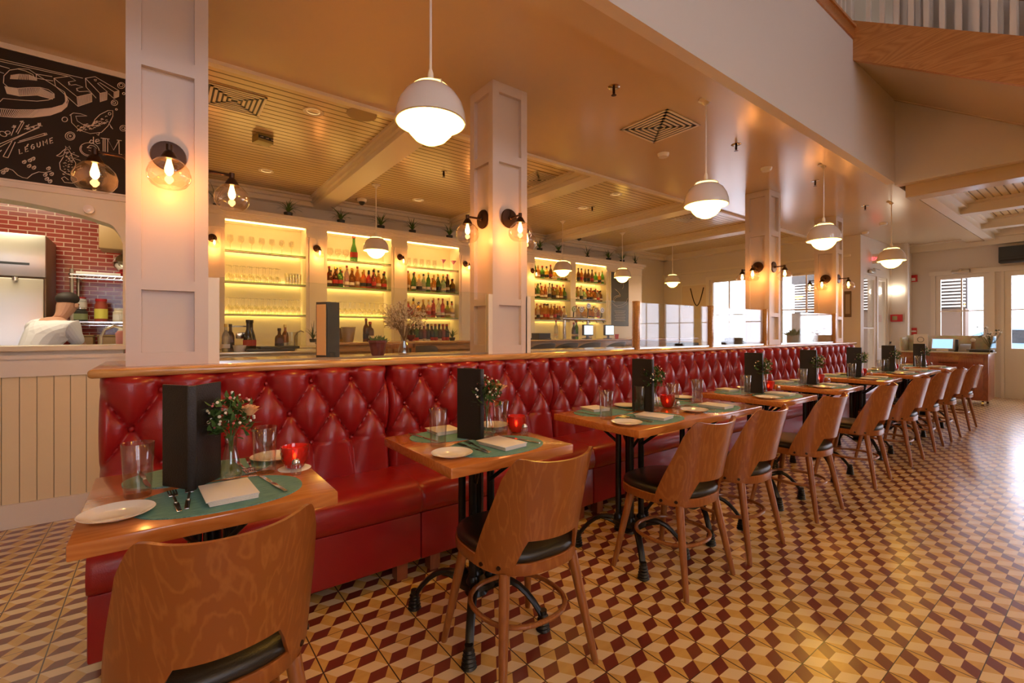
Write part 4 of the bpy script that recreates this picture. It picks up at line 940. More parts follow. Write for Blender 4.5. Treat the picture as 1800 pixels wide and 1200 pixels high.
for sx in (-1, 1):
    MB().box(sx*.19-.015, sx*.19+.015, -.215, -.185, 0, 1.10).build('rear_leg', leg_wood, t, False); MB().box(sx*.19-.015, sx*.19+.015, .17, .2, 0, .70).build('front_leg', leg_wood, t, False)

# ================================================================== THINGS ON THE LEDGE
LZ = 1.067
t = thing('menu_holder', 'tall dark folded menu standing on the oak ledge right of the first column', 'menu', (.80, 2.90, LZ))
for s, w, ang in ((1, .08, .25), (-1, .08, 2.1)):
    a = ang; m = MB().box(0, w, -.006, .006, 0, .335, .002).xf(Matrix.Rotation(a if s > 0 else a, 4, 'Z')); m.build('cover', vinyl, t, False)
MB().box(.005, .075, .0, .004, .015, .32).xf(Matrix.Translation((-.003, -.008, 0))@Matrix.Rotation(2.1, 4, 'Z')).build('page', paper, t, False)
MB().box(.005, .075, -.0105, -.0065, .015, .32).xf(Matrix.Rotation(2.1+.0, 4, 'Z')).build('page', paper, t, False)
p = onZ(661, 624, LZ); t = thing('succulent_pot', 'dark red glazed pot with a small succulent on the oak ledge', 'plant', (p[0], 3.0, LZ))
MB().lathe([(.002, 0), (.038, 0), (.041, .004), (.058, .085), (.062, .088), (.062, .10), (.056, .10), (.052, .085), (.002, .08)], 12, (0, 0, 0), True, True).build('pot', potred, t, True, 20)
m = MB(); r = random.Random(4)
for i in range(60):
    a = r.uniform(0, 2*PI); el = r.uniform(.2, 1.4); L0 = r.uniform(.03, .055); c = Vector((r.uniform(-.035, .035), r.uniform(-.035, .035), .085)); d = Vector((math.cos(a)*math.cos(el), math.sin(a)*math.cos(el), math.sin(el)))
    m.tube([c, c+d*L0*.5, c+d*L0], [.004, .006, .0008], 5)
m.build('leaves', green_l, t)
p = onZ(706, 622, LZ); vx_, vy_ = 1.35, 3.03
t = thing('glass_vase', 'patterned clear glass vase on the oak ledge holding dried flowers', 'vase', (vx_, vy_, LZ))
MB().lathe([(.002, 0), (.036, 0), (.040, .006), (.034, .05), (.024, .075), (.019, .10), (.024, .125), (.022, .125), (.017, .10), (.022, .075), (.031, .05), (.035, .01), (.002, .008)], 12, (0, 0, 0), True, True).build('body', tumbler_g, t, True, 20)
t = thing('dried_bouquet', 'bushy bouquet of dried gypsophila in the glass vase on the ledge', 'flowers', (vx_, vy_, LZ))
r = random.Random(9); st = MB(); bl = MB()
for i in range(40):
    a = r.uniform(0, 2*PI); R0 = .16*math.sqrt(r.random()); z = .23+r.uniform(.0, .15)-R0*.35; tip = Vector((math.cos(a)*R0, math.sin(a)*R0, z)); mid = Vector((math.cos(a)*R0*.3, math.sin(a)*R0*.3, .17))
    st.tube([(0, 0, .02), (math.cos(a)*.008, math.sin(a)*.008, .11), mid, tip], [.002, .002, .0018, .0009], 5)
    for k in range(9):
        q = tip+Vector((r.uniform(-.035, .035), r.uniform(-.035, .035), r.uniform(-.03, .03))); st.tube([mid.lerp(tip, .6), q], .0007, 3); bl.ball(q, r.uniform(.0035, .0065), 5)
        q2 = q+Vector((r.uniform(-.012, .012), r.uniform(-.012, .012), r.uniform(-.01, .01))); bl.ball(q2, .0035, 4)
st.build('twigs', dryb, t); bl.build('blossoms', dryf, t)
for k, (px, dy) in enumerate(((1393, 0), (1404, .03))):
    x = onY(px, 600, 3.0)[0]; t = thing('planter_jar', ('left' if k == 0 else 'right')+' glass jar of green succulents on the ledge between third and fourth columns', 'plant', (x, 3.0, LZ), 0, 'planter jars on the ledge')
    MB().lathe([(.002, 0), (.07, 0), (.075, .01), (.075, .11), (.07, .115), (.002, .10)], 18, (0, 0, 0), True, True).build('jar', P('grey_jar', (.4, .4, .38), .2, trans=.3), t)
    m = MB()
    for i in range(40):
        a = r.uniform(0, 2*PI); el = r.uniform(.1, 1.4); L0 = r.uniform(.05, .13); c = Vector((r.uniform(-.05, .05), r.uniform(-.05, .05), .10)); d = Vector((math.cos(a)*math.cos(el), math.sin(a)*math.cos(el), math.sin(el)))
        m.tube([c, c+d*L0*.5, c+d*L0], [.005, .012, .001], 5)
    m.build('leaves', green_l, t)
o = MB().box(-.16, .16, -.10, .10, 0, .012, .003).box(-.16, .16, -.10, -.09, .01, .035).box(-.16, .16, .09, .10, .01, .035).box(-.16, -.15, -.1, .1, .01, .035).box(.15, .16, -.1, .1, .01, .035).build('cutlery_tray', vinyl); o.location = (onY(1200, 603, 3.05)[0], 3.05, LZ); tag(o, 'shallow dark tray on the ledge between the two wooden glass posts', 'tray')
o = MB().box(-.15, .15, -.09, .09, 0, .045, .004).box(-.11, .11, -.07, .07, .045, .085, .004).build('condiment_box', vinyl); o.location = (onY(1290, 600, 3.05)[0], 3.05, LZ); tag(o, 'stacked dark condiment boxes on the ledge left of the third column', 'box')
# ================================================================== KITCHEN
t = thing('refrigerator', 'tall stainless steel refrigerator in the kitchen behind the arch', 'refrigerator', (-1.60, 5.75, 0))
fx = -.80+1.60
MB().box(-.6, .80, .03, .52, .10, 2.07, .004).build('cabinet', P('fridge_shaded_side', (.22, .14, .08), .4, metal=.5), t); MB().box(-.6, .80, 0, .03, 1.70, 2.07, .004).build('top_panel', steel, t); MB().box(-.6, .70, -.006, .0, 1.80, 1.82).build('vent_line', vinyl, t, False)  # brown cabinet colour holds the shade on the steel side
dr = MB().box(-.6, .79, -.01, .03, .16, 1.685, .008).build('door', steel, t); MB().cyl((.62, -.04, 1.66), (.62, -.04, 1.69), .02).build('hinge', chrome, dr)
MB().box(-.58, .76, .03, .5, 0, .1).build('plinth', vinyl, t, False)
bd = MB().lathe([(.001, 0), (.040, 0), (.043, .004), (.001, .006)], 24, (0, 0, 0), True, True, 1, .62).xf(Matrix.Translation((.45, -.001, 1.745))@Matrix.Rotation(PI/2, 4, 'X')).build('maker_badge', vinyl, t); 
MB().tube([(.45+.034*math.cos(a*PI/8), -.008, 1.745+.020*math.sin(a*PI/8)) for a in range(17)], .0018, 5).box(.43, .47, -.009, -.006, 1.740, 1.751).build('badge_ring', china, bd)
# wire rack
rk = thing('wire_shelf_rack', 'chrome wire rack of kitchen supplies against the red tile wall', 'rack', (-.40, 6.02, 0))
for x in (-.24, .24):
    for y in (-.2, .22): MB().cyl((x, y, 0), (x, y, 1.80), .014, None, 10).build('post', chrome, rk)
for z in (.3, .8, 1.32, 1.755):
    m = MB().box(-.26, .26, -.215, -.205, z-.012, z).box(-.26, .26, .225, .235, z-.012, z).box(-.26, -.25, -.215, .235, z-.012, z).box(.25, .26, -.215, .235, z-.012, z).box(-.26, .26, -.215, -.207, z-.04, z-.034)
    for k in range(21): m.box(-.25+.025*k-.0015, -.25+.025*k+.0015, -.21, .23, z-.004, z)
    for k in range(11): m.cyl((-.25+.05*k, -.212, z-.037), (-.225+.05*k, -.212, z-.006), .0022, None, 5).cyl((-.225+.05*k, -.212, z-.006), (-.20+.05*k, -.212, z-.037), .0022, None, 5)
    m.build('wire_shelf', chrome, rk, False)
def jar(x, z, w, h, mat, lid, label, cat='jar', group='supplies on the wire rack', wide=None, nm='storage_jar'):
    o = MB().lathe([(.002, 0), (w, 0), (w, h*.8), (w*.8, h*.9), (w*.8, h)], 16, (0, 0, 0), True, True).build(nm, mat); o.location = (-.40+x, 5.98, z); tag(o, label, cat, group)
    MB().lathe([(w*.86, h*.98), (w*.86, h*1.1), (.002, h*1.1)], 16, (0, 0, 0), True, True).build('lid', lid, o)
    MB().lathe([(w+.001, h*.15), (w+.001, h*.62)], 16).build('paper_label', wide or paperw, o); return o
jar(-.20, 1.32, .055, .12, P('dark_tin', (.05, .05, .04), .4), chrome, 'dark tin on the middle rack shelf, far left', wide=P('tin_label', (.35, .4, .2), .5)); jar(-.19, 1.44, .04, .10, P('clear_bag', (.6, .6, .58), .3), redp, 'clear plastic tub standing on the dark tin')
jar(-.05, 1.32, .05, .20, P('spice_red', (.35, .06, .03), .3), redp, 'red-brown spice jar with a red lid and yellow label on the rack', wide=P('yellow_label', (.85, .75, .12), .5))
for k, (x, w, h) in enumerate(((.08, .045, .12), (.19, .085, .16))): jar(x, 1.32, w, h, P('cream_tub', (.75, .66, .5), .4), china, ('small' if k == 0 else 'large')+' cream plastic tub at the right of the middle rack shelf', 'tub', nm='plastic_tub')
o = MB().lathe([(.002, 0), (.05, 0), (.11, .06), (.12, .10), (.10, .15), (.05, .19), (.002, .20)], 20, (0, 0, 0), True, True).build('mixing_bowl', chrome); o.location = (-.25, 5.98, 1.80); tag(o, 'steel bowl upturned on a red bowl on top of the wire rack', 'bowl')
o = MB().lathe([(.002, 0), (.06, 0), (.10, .045), (.002, .04)], 20, (0, 0, 0), True, True).build('red_bowl', redp); o.location = (-.25, 5.98, 1.757); tag(o, 'shallow red bowl under the steel bowl on the wire rack', 'bowl')
o = MB().box(-.16, .16, -.12, .12, 0, .03, .004).build('baking_tray', china); o.location = (-.46, 6.0, 1.757); tag(o, 'flat pale tray lying on top of the wire rack', 'tray')
for k in range(3): 
    o = MB().box(-.07, .07, -.1, .1, 0, .12, .012).box(-.075, .075, -.105, .105, .12, .135, .004).build('food_container', P('tan_plastic', (.45, .28, .10), .4)); o.location = (-.57+.17*k, 6.0, 1.06); tag(o, 'tan food container below the middle rack shelf, %s from left' % ORD2[k], 'container', 'food containers in the kitchen')
o = MB().box(-2.4, -.16, 5.70, 6.28, 1.02, 1.055).box(-.75, -.17, 5.76, 6.25, 0, 1.02).build('kitchen_worktop', steel)
bpy.data.objects.remove(o, do_unlink=True)
pw = MB().box(-.46, -.16, 5.30, 5.60, 1.02, 1.05, .003).box(-.44, -.18, 5.32, 5.58, 0, 1.02).build('kitchen_worktop', steel); tag(pw, 'steel worktop in the kitchen in front of the wire rack', 'worktop')
for k in range(3): pass
m = MB().tube([(0, 0, 0), (0, 0, .14), (.02, 0, .19), (.07, 0, .215), (.12, 0, .20), (.15, 0, .15), (.155, 0, .02)], .011, 10); o = m.build('kitchen_faucet', chrome); o.location = (onY(178, 600, 4.5)[0], 4.48, 1.05); tag(o, 'arched chrome faucet behind the kitchen half wall', 'faucet')
o = MB().box(-.5, .48, 4.36, 4.8, 1.0, 1.05, .003).box(-.48, .46, 4.38, 4.78, 0, 1.0).build('prep_sink', steel); o.location = (-.7, 0, 0); tag(o, 'steel sink counter just inside the kitchen half wall', 'sink')
cyl_obj('salt_box', [(.04, 0), (.04, .07), (.002, .07)], P('yellow_tub', (.75, .7, .15), .5), (onY(146, 604, 4.55)[0], 4.56, 1.05), 'small yellow tub beside the kitchen faucet', 'tub')
o = MB().lathe([(.002, 0), (.055, 0), (.062, .16), (.05, .18), (.002, .18)], 18, (0, 0, 0), True, True).build('pink_pitcher', P('pink_plastic', (.75, .30, .26), .3)); o.location = (onY(221, 590, 4.6)[0], 4.62, 1.05); tag(o, 'pink plastic pitcher at the right side of the kitchen opening', 'pitcher')
MB().lathe([(.05, .18), (.04, .205), (.002, .21)], 18, (0, 0, 0), True, True).build('lid', china, o)
t = thing('order_rail', 'white paper order slips pinned at the right side of the kitchen', 'notice', (-.153, 5.25, 1.33)); MB().box(-.012, 0, -.10, .14, 0, .24).build('paper_slip', paperw, t, False); MB().box(-.014, 0, -.16, -.105, -.02, .26).build('red_strip', redp, t, False)
o = MB().box(-.15, .15, -.15, .15, 0, .24, .01).build('duct_box', P('tan_box', (.42, .27, .12), .4)); o.location = (-.30, 5.9, 2.0); tag(o, 'tan metal duct box high on the kitchen wall', 'duct')
cyl_obj('smoke_detector', [(.002, 0), (.024, 0), (.03, .012), (.028, .03), (.002, .035)], china, (onY(157, 370, 4.19)[0], 4.175, onY(157, 370, 4.19)[2]), 'small white and black device on the arch over the kitchen opening', 'detector').rotation_euler = (PI/2, 0, 0)
# chef, bending over the worktop
def skin_body(name, V, Eg, mat, sub=2):
    me = bpy.data.meshes.new(name); me.from_pydata([v[:3] for v in V], Eg, []); o = bpy.data.objects.new(name, me); COL.objects.link(o)
    md = o.modifiers.new('skin', 'SKIN'); 
    for i, v in enumerate(V):
        r_ = v[3]; me.skin_vertices[0].data[i].radius = (r_, r_*(v[4] if len(v) > 4 else 1)); me.skin_vertices[0].data[i].use_root = (i == 0)
    sb = o.modifiers.new('sub', 'SUBSURF'); sb.levels = sub; sb.render_levels = sub
    me.materials.append(mat)
    return o
V = [(0, 0, .92, .135, .8), (.02, -.01, 1.06, .13, .8), (.10, -.02, 1.24, .15, .8), (.19, -.03, 1.38, .10, .9), (.25, -.035, 1.45, .05), (.28, -.04, 1.50, .055), (.31, -.045, 1.56, .085), (.33, -.045, 1.64, .075),
     (.17, .15, 1.38, .055), (.27, .17, 1.20, .042), (.42, .13, 1.10, .032), (.50, .11, 1.09, .026),
     (.17, -.20, 1.38, .055), (.28, -.21, 1.20, .042), (.43, -.17, 1.12, .032), (.51, -.15, 1.11, .026),
     (-.02, .10, .84, .095), (-.02, .11, .47, .062), (-.05, .11, .08, .045), (.08, .11, .04, .035),
     (-.02, -.10, .84, .095), (-.02, -.11, .47, .062), (-.05, -.11, .08, .045), (.08, -.11, .04, .035)]
Eg = [(0, 1), (1, 2), (2, 3), (3, 4), (4, 5), (5, 6), (6, 7), (3, 8), (8, 9), (9, 10), (10, 11), (3, 12), (12, 13), (13, 14), (14, 15), (0, 16), (16, 17), (17, 18), (18, 19), (0, 20), (20, 21), (21, 22), (22, 23)]
for base, yy, zz in ((11, .11, 1.09), (15, -.15, 1.11)):
    for k in range(4):
        i = len(V); x0 = .52 if base == 11 else .53; V.append((x0+.03, yy-.03+.02*k, zz, .010)); V.append((x0+.06-.004*abs(k-1.5), yy-.033+.022*k, zz-.015, .009)); V.append((x0+.085-.008*abs(k-1.5), yy-.033+.022*k, zz-.035, .008)); Eg += [(base, i), (i, i+1), (i+1, i+2)]
    i = len(V); V.append((x0+.01, yy-.045, zz-.01, .011)); V.append((x0+.035, yy-.06, zz-.03, .009)); Eg += [(base, i), (i, i+1)]
ch = skin_body('person', V, Eg, skin); ch.location = (-.86, 5.42, 0); ch.rotation_euler = (0, 0, .9); ch.scale = (.92, .92, .92); tag(ch, 'cook in a white top bending to the right over the kitchen worktop', 'person')
sh = skin_body('shirt', [(v[0], v[1], v[2], v[3]*1.12, .85) for v in V[:4]]+[(v[0], v[1], v[2], v[3]*1.3) for v in (V[8], V[9], V[12], V[13])], [(0, 1), (1, 2), (2, 3), (3, 4), (4, 5), (3, 6), (6, 7)], shirt); sh.parent = ch
ap = skin_body('trousers', [(0, 0, .93, .15, .85)]+[(v[0], v[1], v[2], v[3]*1.12) for v in (V[16], V[17], V[18], V[20], V[21], V[22])], [(0, 1), (1, 2), (2, 3), (0, 4), (4, 5), (5, 6)], apron); ap.parent = ch
MB().ball((.318, -.045, 1.645), .088, 16, .75).build('hair', hairm, ch)
fc = MB().ball((.395, -.075, 1.595), .010, 8).ball((.395, -.015, 1.595), .010, 8); fc.build('eyes', hairm, ch); MB().ball((.405, -.045, 1.572), .016, 8).ball((.325, -.128, 1.58), .018, 8, 1.4).ball((.325, .038, 1.58), .018, 8, 1.4).build('nose_and_ears', skin, ch); MB().ball((.39, -.045, 1.545), .018, 8, .3).build('mouth', redp, ch)
# chalkboard over the kitchen opening
cb = thing('chalkboard_sign', 'large black chalkboard with seafood drawings over the kitchen opening', 'sign', (-.165, KY-.02, 2.167))
MB().box(-1.6, 0, -.012, 0, 0, .793).build('board', board, cb, False)
def K(cx, cy_): q = onY(cx/3.529, 40+cy_/3.529, KY-.032); return (q[0]+.165, -.0145, q[2]-2.167)
def arcp(cx, cy_, rx, ry, a0=0, a1=360, n=20, rot=0):
    o = []
    for i in range(n+1):
        a = math.radians(a0+(a1-a0)*i/n); x, y = rx*math.cos(a), ry*math.sin(a); c, s = math.cos(rot), math.sin(rot); o.append((cx+x*c-y*s, cy_+x*s+y*c))
    return o
def hatch(top, bot, n):
    out = []
    def at(L0, u):
        k = u*(len(L0)-1); i = min(int(k), len(L0)-2); f = k-i; return (L0[i][0]*(1-f)+L0[i+1][0]*f, L0[i][1]*(1-f)+L0[i+1][1]*f)
    for i in range(n): out.append([at(top, i/(n-1)), at(bot, i/(n-1))])
    return out
m1 = MB(); ln = []
S1 = [(215, 350), (205, 322), (160, 300), (110, 288), (60, 295), (25, 330), (22, 375), (50, 400), (110, 408), (190, 402), (250, 402), (300, 415), (335, 440), (338, 465), (300, 480), (230, 487), (120, 480), (20, 470), (-30, 520)]
S2 = [(215, 350), (225, 345)]
S3 = [(345, 395), (400, 430), (420, 475), (390, 510), (320, 530), (220, 540), (100, 540), (-40, 530)]
S3b = [(425, 480), (415, 520), (380, 550), (310, 575), (200, 588), (90, 588), (-40, 578)]
ln += [S1, S3, S3b, [(60, 295), (120, 285), (180, 290), (225, 320), (228, 360)], [(225, 320), (345, 395)]]
ln += hatch([(70, 325), (120, 318), (180, 322), (225, 340)], [(65, 350), (110, 352), (180, 355), (228, 360)], 22)
ln += hatch([(30, 395), (110, 408), (250, 403), (338, 445)], [(45, 440), (120, 455), (230, 450), (325, 475)], 44) + hatch(S3[::-1][:-1], S3b[::-1][:-1], 64)
ln += [[(30, 395), (45, 440), (120, 455), (230, 450), (325, 475), (338, 445)]]
for a, c, d, e in ((-20, 222, 515, 345), (-20, 235, 420, 332), (-20, 262, 60, 285), (-20, 300, 25, 315), (220, 318, 325, 335), (228, 345, 330, 362)): ln.append([(a, c), (d, e)])
# E
E1 = [(335, 345), (430, 333), (470, 360), (425, 368), (440, 388), (470, 384), (515, 400), (475, 408), (490, 428), (545, 425), (568, 440), (478, 460), (335, 345)]
ln += [E1, [(478, 460), (485, 520), (570, 490), (568, 440)], [(335, 345), (345, 395), (485, 520)]] + hatch([(478, 460), (568, 441)], [(485, 520), (570, 490)], 14)
ln += [[(425, 368), (430, 388)], [(475, 408), (480, 425)]]
# A
A1 = [(530, 345), (590, 335), (738, 422), (708, 430), (620, 372), (605, 376), (665, 428), (620, 438), (530, 345)]
ln += [A1, [(620, 438), (622, 492), (663, 478), (665, 428)], [(708, 430), (708, 472), (736, 458), (738, 422)], [(530, 345), (535, 400), (597, 468)], [(672, 440), (706, 470)], [(582, 352), (600, 352), (596, 362), (584, 358)]] + hatch([(620, 438), (665, 428)], [(622, 492), (663, 478)], 8)+hatch([(708, 430), (738, 422)], [(708, 472), (736, 458)], 6)
strokes(m1, ln, K, .0019); m1.build('chalk_title', chalk, cb, False)
m2 = MB(); ln = []
# fish
ln += [[(440, 570), (445, 620), (490, 665), (560, 688), (630, 680), (670, 640), (700, 580), (700, 545), (670, 545), (620, 570), (590, 600), (570, 640), (520, 635), (480, 610), (470, 580), (540, 578), (500, 565), (455, 560), (432, 575)], [(600, 690), (610, 700), (618, 682)], [(680, 630), (700, 660), (685, 645)], arcp(680, 565, 8, 8)]
for i in range(60): 
    a = rd.random(); x = 480+190*a; y = 660+15*math.sin(a*3)-60*a+rd.uniform(-22, 18); ln.append(arcp(x, y, 7, 6, 180, 330, 4))
# seahorse
ln += [[(350, 825), (375, 830), (395, 820), (405, 790), (425, 785), (440, 810), (450, 840), (470, 870), (465, 900), (440, 930), (450, 950), (475, 960), (485, 980), (450, 995), (400, 990), (382, 965), (400, 955), (425, 975)], [(350, 825), (370, 815), (390, 795), (410, 780)], [(395, 830), (370, 870), (375, 910), (410, 935), (450, 950)], [(470, 900), (505, 885), (495, 905), (512, 900), (480, 910)], [(440, 810), (490, 830), (455, 840), (500, 855)], [(410, 780), (405, 765), (420, 780), (430, 765), (438, 785)]]
for i in range(46): y = 800+rd.random()*140; x = 420+rd.uniform(-30, 30)-(y-860)*.05; ln.append([(x, y), (x+rd.uniform(4, 14), y+rd.uniform(-4, 6))])
# asparagus bundle
for p, q in (((-20, 780), (250, 640)), ((-20, 760), (245, 650)), ((110, 745), (290, 695)), ((120, 735), (280, 685)), ((20, 830), (75, 735)), ((50, 838), (95, 740)), ((20, 830), (50, 838)), ((70, 700), (95, 640)), ((110, 690), (150, 618)), ((100, 680), (138, 612)), ((150, 660), (255, 628)), ((0, 800), (10, 790))): ln.append([p, q])
for x, y in ((250, 640), (285, 692), (140, 618), (90, 645), (245, 630), (180, 660), (170, 640), (210, 650)):
    for k in range(5): ln.append([(x+rd.uniform(-18, 6), y+rd.uniform(-8, 10)), (x+rd.uniform(-6, 14), y+rd.uniform(-10, 6))])
ln += [arcp(20, 690, 24, 14, 0, 360, 14, .4), arcp(48, 682, 16, 10)]
# vine
ln += [[(0, 920), (40, 900), (80, 915), (110, 945), (140, 960), (170, 965), (200, 940), (240, 925), (280, 930), (320, 920)]]
for x, y in ((20, 930), (40, 915), (150, 865), (185, 855), (205, 845), (180, 890), (210, 900), (300, 905), (320, 940), (290, 970), (280, 945), (310, 985)): ln += [arcp(x, y, 11, 9, 0, 360, 8), arcp(x+6, y-4, 7, 9, 0, 360, 7)]
# bubbles
for x, y, r_ in ((402, 600, 17), (435, 703, 30), (437, 703, 20), (436, 703, 5), (752, 390, 22), (752, 388, 12), (768, 440, 8), (710, 497, 20), (708, 497, 9), (722, 538, 6), (765, 655, 21), (765, 655, 10)): ln.append(arcp(x, y, r_, r_*.85))
# clam
ln += [arcp(555, 787, 60, 42, 0, 360, 24, .15), arcp(553, 785, 50, 36, 60, 200, 14, .15), [(540, 775), (560, 760), (585, 765), (605, 785), (575, 778), (540, 775)], [(550, 790), (575, 800)]]
strokes(m2, ln, K, .0019); m2.build('chalk_drawing', chalk, cb, False)
m3 = MB(); GL_ = {'L': [[(0, 0), (0, 10), (6, 10)]], 'E': [[(6, 0), (0, 0), (0, 10), (6, 10)], [(0, 5), (5, 5)]], 'G': [[(6, 2), (3, 0), (0, 3), (0, 7), (3, 10), (6, 8), (6, 5), (3, 5)]], 'U': [[(0, 0), (0, 8), (3, 10), (6, 8), (6, 0)]], 'M': [[(0, 10), (0, 0), (4, 6), (8, 0), (8, 10)]], 'e': [[(0, 7), (5, 6), (4, 3.5), (1, 4), (0, 7), (2, 10), (6, 9)]], 'd': [[(5, 0), (5, 10)], [(5, 6), (2, 4.5), (0, 7.5), (2, 10), (5, 8)]]}
ln = []; x, y = 122, 785
for c in 'LEGUME':
    ln += [[(x+px_*3.0+(10-py_)*-.3, y+py_*3.0-px_*1.2) for px_, py_ in L0] for L0 in GL_[c]]
    if c == 'E' and x < 200: ln.append([(x+8, y-8), (x+18, y-20)])
    x += 37 if c != 'M' else 42; y -= 13
for c, x in (('d', 555), ('e', 592)): ln += [[(x+px_*5, 708+py_*4.2) for px_, py_ in L0] for L0 in GL_[c]]
ln += [[(625, 715), (680, 722)], [(640, 715), (640, 822), (690, 822)], [(652, 717), (652, 818)], [(668, 818), (668, 722), (705, 790), (738, 730), (752, 732)], [(738, 730), (740, 815), (758, 818)], [(725, 728), (755, 732)], [(700, 820), (718, 822)]]
strokes(m3, ln, K, .0024); m3.build('chalk_lettering', chalk, cb, False)

# ================================================================== CEILING FITTINGS
def vent(px, py, z, s, label, dark=False):
    p = onZ(px, py, z); t = thing('ceiling_vent', label, 'vent', (p[0], p[1], z)); m = MB()
    for k in range(6):
        a = s*(1-k*.16); m.box(-a, a, -a, -a+s*.09, -.0075, -.0045).box(-a, a, a-s*.09, a, -.0075, -.0045).box(-a, -a+s*.09, -a, a, -.0075, -.0045).box(a-s*.09, a, -a, a, -.0075, -.0045)
    MB().box(-s*.96, s*.96, -s*.96, s*.96, -.003, -.0005).build('backing', vinyl, t, False); m.build('louvre', white, t, False)
vent(412, 176, 3.12, .21, 'square ceiling vent in the boarded ceiling right of the first column'); vent(1160, 223, 3.0, .24, 'square ceiling vent in the flat glossy ceiling'); vent(948, 316, 3.12, .24, 'square ceiling vent in the boards right of the second column'); vent(1215, 383, 3.12, .24, 'square ceiling vent in the far boarded ceiling bay')
def mk_rec():
    t = thing('recessed_light', '', 'ceiling light'); MB().lathe([(.052, -.002), (.082, -.006), (.085, -.0005)], 28).build('trim_ring', white, t); MB().lathe([(.052, -.003), (.048, .03), (.002, .032)], 24, (0, 0, 0), False, True).build('reflector', P('warm_reflector', (.8, .7, .5), .3, emit=(1, .7, .3), es=.6), t); return t
rec = Multi(mk_rec)
for (px, py, z), lb in zip(((551, 196, 3.12), (468, 300, 3.12), (735, 351, 3.12), (1083, 341, 3.12), (1660, 345, 3.12), (1025, 365, 3.12)), ('first bay of the bar ceiling, near the vent', 'first bay of the bar ceiling, near the shelves', 'second bay of the bar ceiling', 'third bay of the bar ceiling, near side', 'ceiling over the entrance on the right', 'third bay of the bar ceiling, far side')):
    p = onZ(px, py, z); rec((p[0], p[1], z-.001), 0, 'round recessed light in the '+lb, 'recessed ceiling lights')
p = onZ(636, 201, 3.12); o = MB().lathe([(.002, -.008), (.11, -.008), (.125, -.006), (.128, -.0005)], 36, (0, 0, 0), True, False).build('ceiling_speaker', P('speaker_grille', (.50, .42, .28), .7)); o.location = (p[0], p[1], 3.12); tag(o, 'round tan ceiling speaker in the first bay of the bar ceiling', 'speaker')
def mk_spr():
    t = thing('sprinkler_head', '', 'sprinkler'); MB().lathe([(.032, -.003), (.036, -.0005)], 20, (0, 0, 0), True, False).build('escutcheon', chrome, t); MB().cyl((0, 0, 0), (0, 0, -.04), .008).tube([(-.012, 0, -.01), (-.012, 0, -.035), (0, 0, -.045)], .002, 5).tube([(.012, 0, -.01), (.012, 0, -.035), (0, 0, -.045)], .002, 5).lathe([(.002, -.046), (.016, -.048), (.002, -.05)], 12, (0, 0, 0), True, True).build('head', bronze, t); return t
spr = Multi(mk_spr)
for (px, py, z), lb in zip(((1079, 153, 3.0), (1294, 254, 3.0), (1433, 318, 3.0), (1521, 362, 3.0), (780, 302, 3.12), (1041, 364, 3.12)), ('flat ceiling near the second column', 'flat ceiling beside the second pendant', 'flat ceiling beyond the third column', 'flat ceiling near the farthest pendant', 'second bay of the bar ceiling', 'third bay of the bar ceiling')):
    p = onZ(px, py, z); spr((p[0], p[1], z), .3, 'metal sprinkler head in the '+lb, 'ceiling sprinklers', 1.25)
def mk_det():
    t = thing('smoke_detector', '', 'smoke detector'); MB().lathe([(.002, -.035), (.045, -.035), (.055, -.02), (.058, -.0005)], 24, (0, 0, 0), True, False).build('body', china, t); return t
det = Multi(mk_det)
for (px, py), lb in zip(((1166, 270), (1347, 295), (1553, 392), (1521, 408)), ('white smoke detector on the flat ceiling below the vent', 'white smoke detector on the flat ceiling before the third column', 'white smoke detector over the host stand side', 'white smoke detector over the side exit')):
    p = onZ(px, py, 3.0); det((p[0], p[1], 3.0), 0, lb, 'smoke detectors')
t = thing('dome_camera', 'white dome camera on the bar ceiling left of the first bar pendant', 'camera', onZ(634, 347, 3.12)); t.location = onZ(636, 350, 3.12)
MB().lathe([(.06, -.04), (.07, -.02), (.07, -.0005)], 24, (0, 0, 0), True, False).build('housing', china, t); MB().ball((0, 0, -.045), .042, 16).build('dome', vinyl, t)
t = thing('dome_camera', 'dark dome camera on the far bar ceiling above the lit shelves', 'camera', onZ(1018, 419, 3.0)); p = onZ(1018, 416, 3.12); t.location = (p[0], min(p[1], 6.8), 3.12)
MB().lathe([(.06, -.03), (.07, -.0005)], 24, (0, 0, 0), True, False).build('housing', china, t); MB().ball((0, 0, -.035), .045, 16).build('dome', vinyl, t)
p = onZ(462, 240, 3.12); t = thing('emergency_light', 'small yellowish boxed ceiling unit with projecting rods in the bar ceiling', 'ceiling unit', (p[0], p[1], 3.12), .3)
MB().box(-.075, .075, -.06, .06, -.07, -.001, .006).build('housing', P('olive_box', (.35, .28, .08), .4), t); MB().box(-.07, .07, -.064, -.06, -.045, -.015).build('grille', vinyl, t, False)
for k in range(3):
    for s in (-1, 1): MB().cyl((-.05+.05*k, s*.06, -.03), (-.05+.05*k, s*.105, -.045), .005, None, 8).build('rod', china, t)
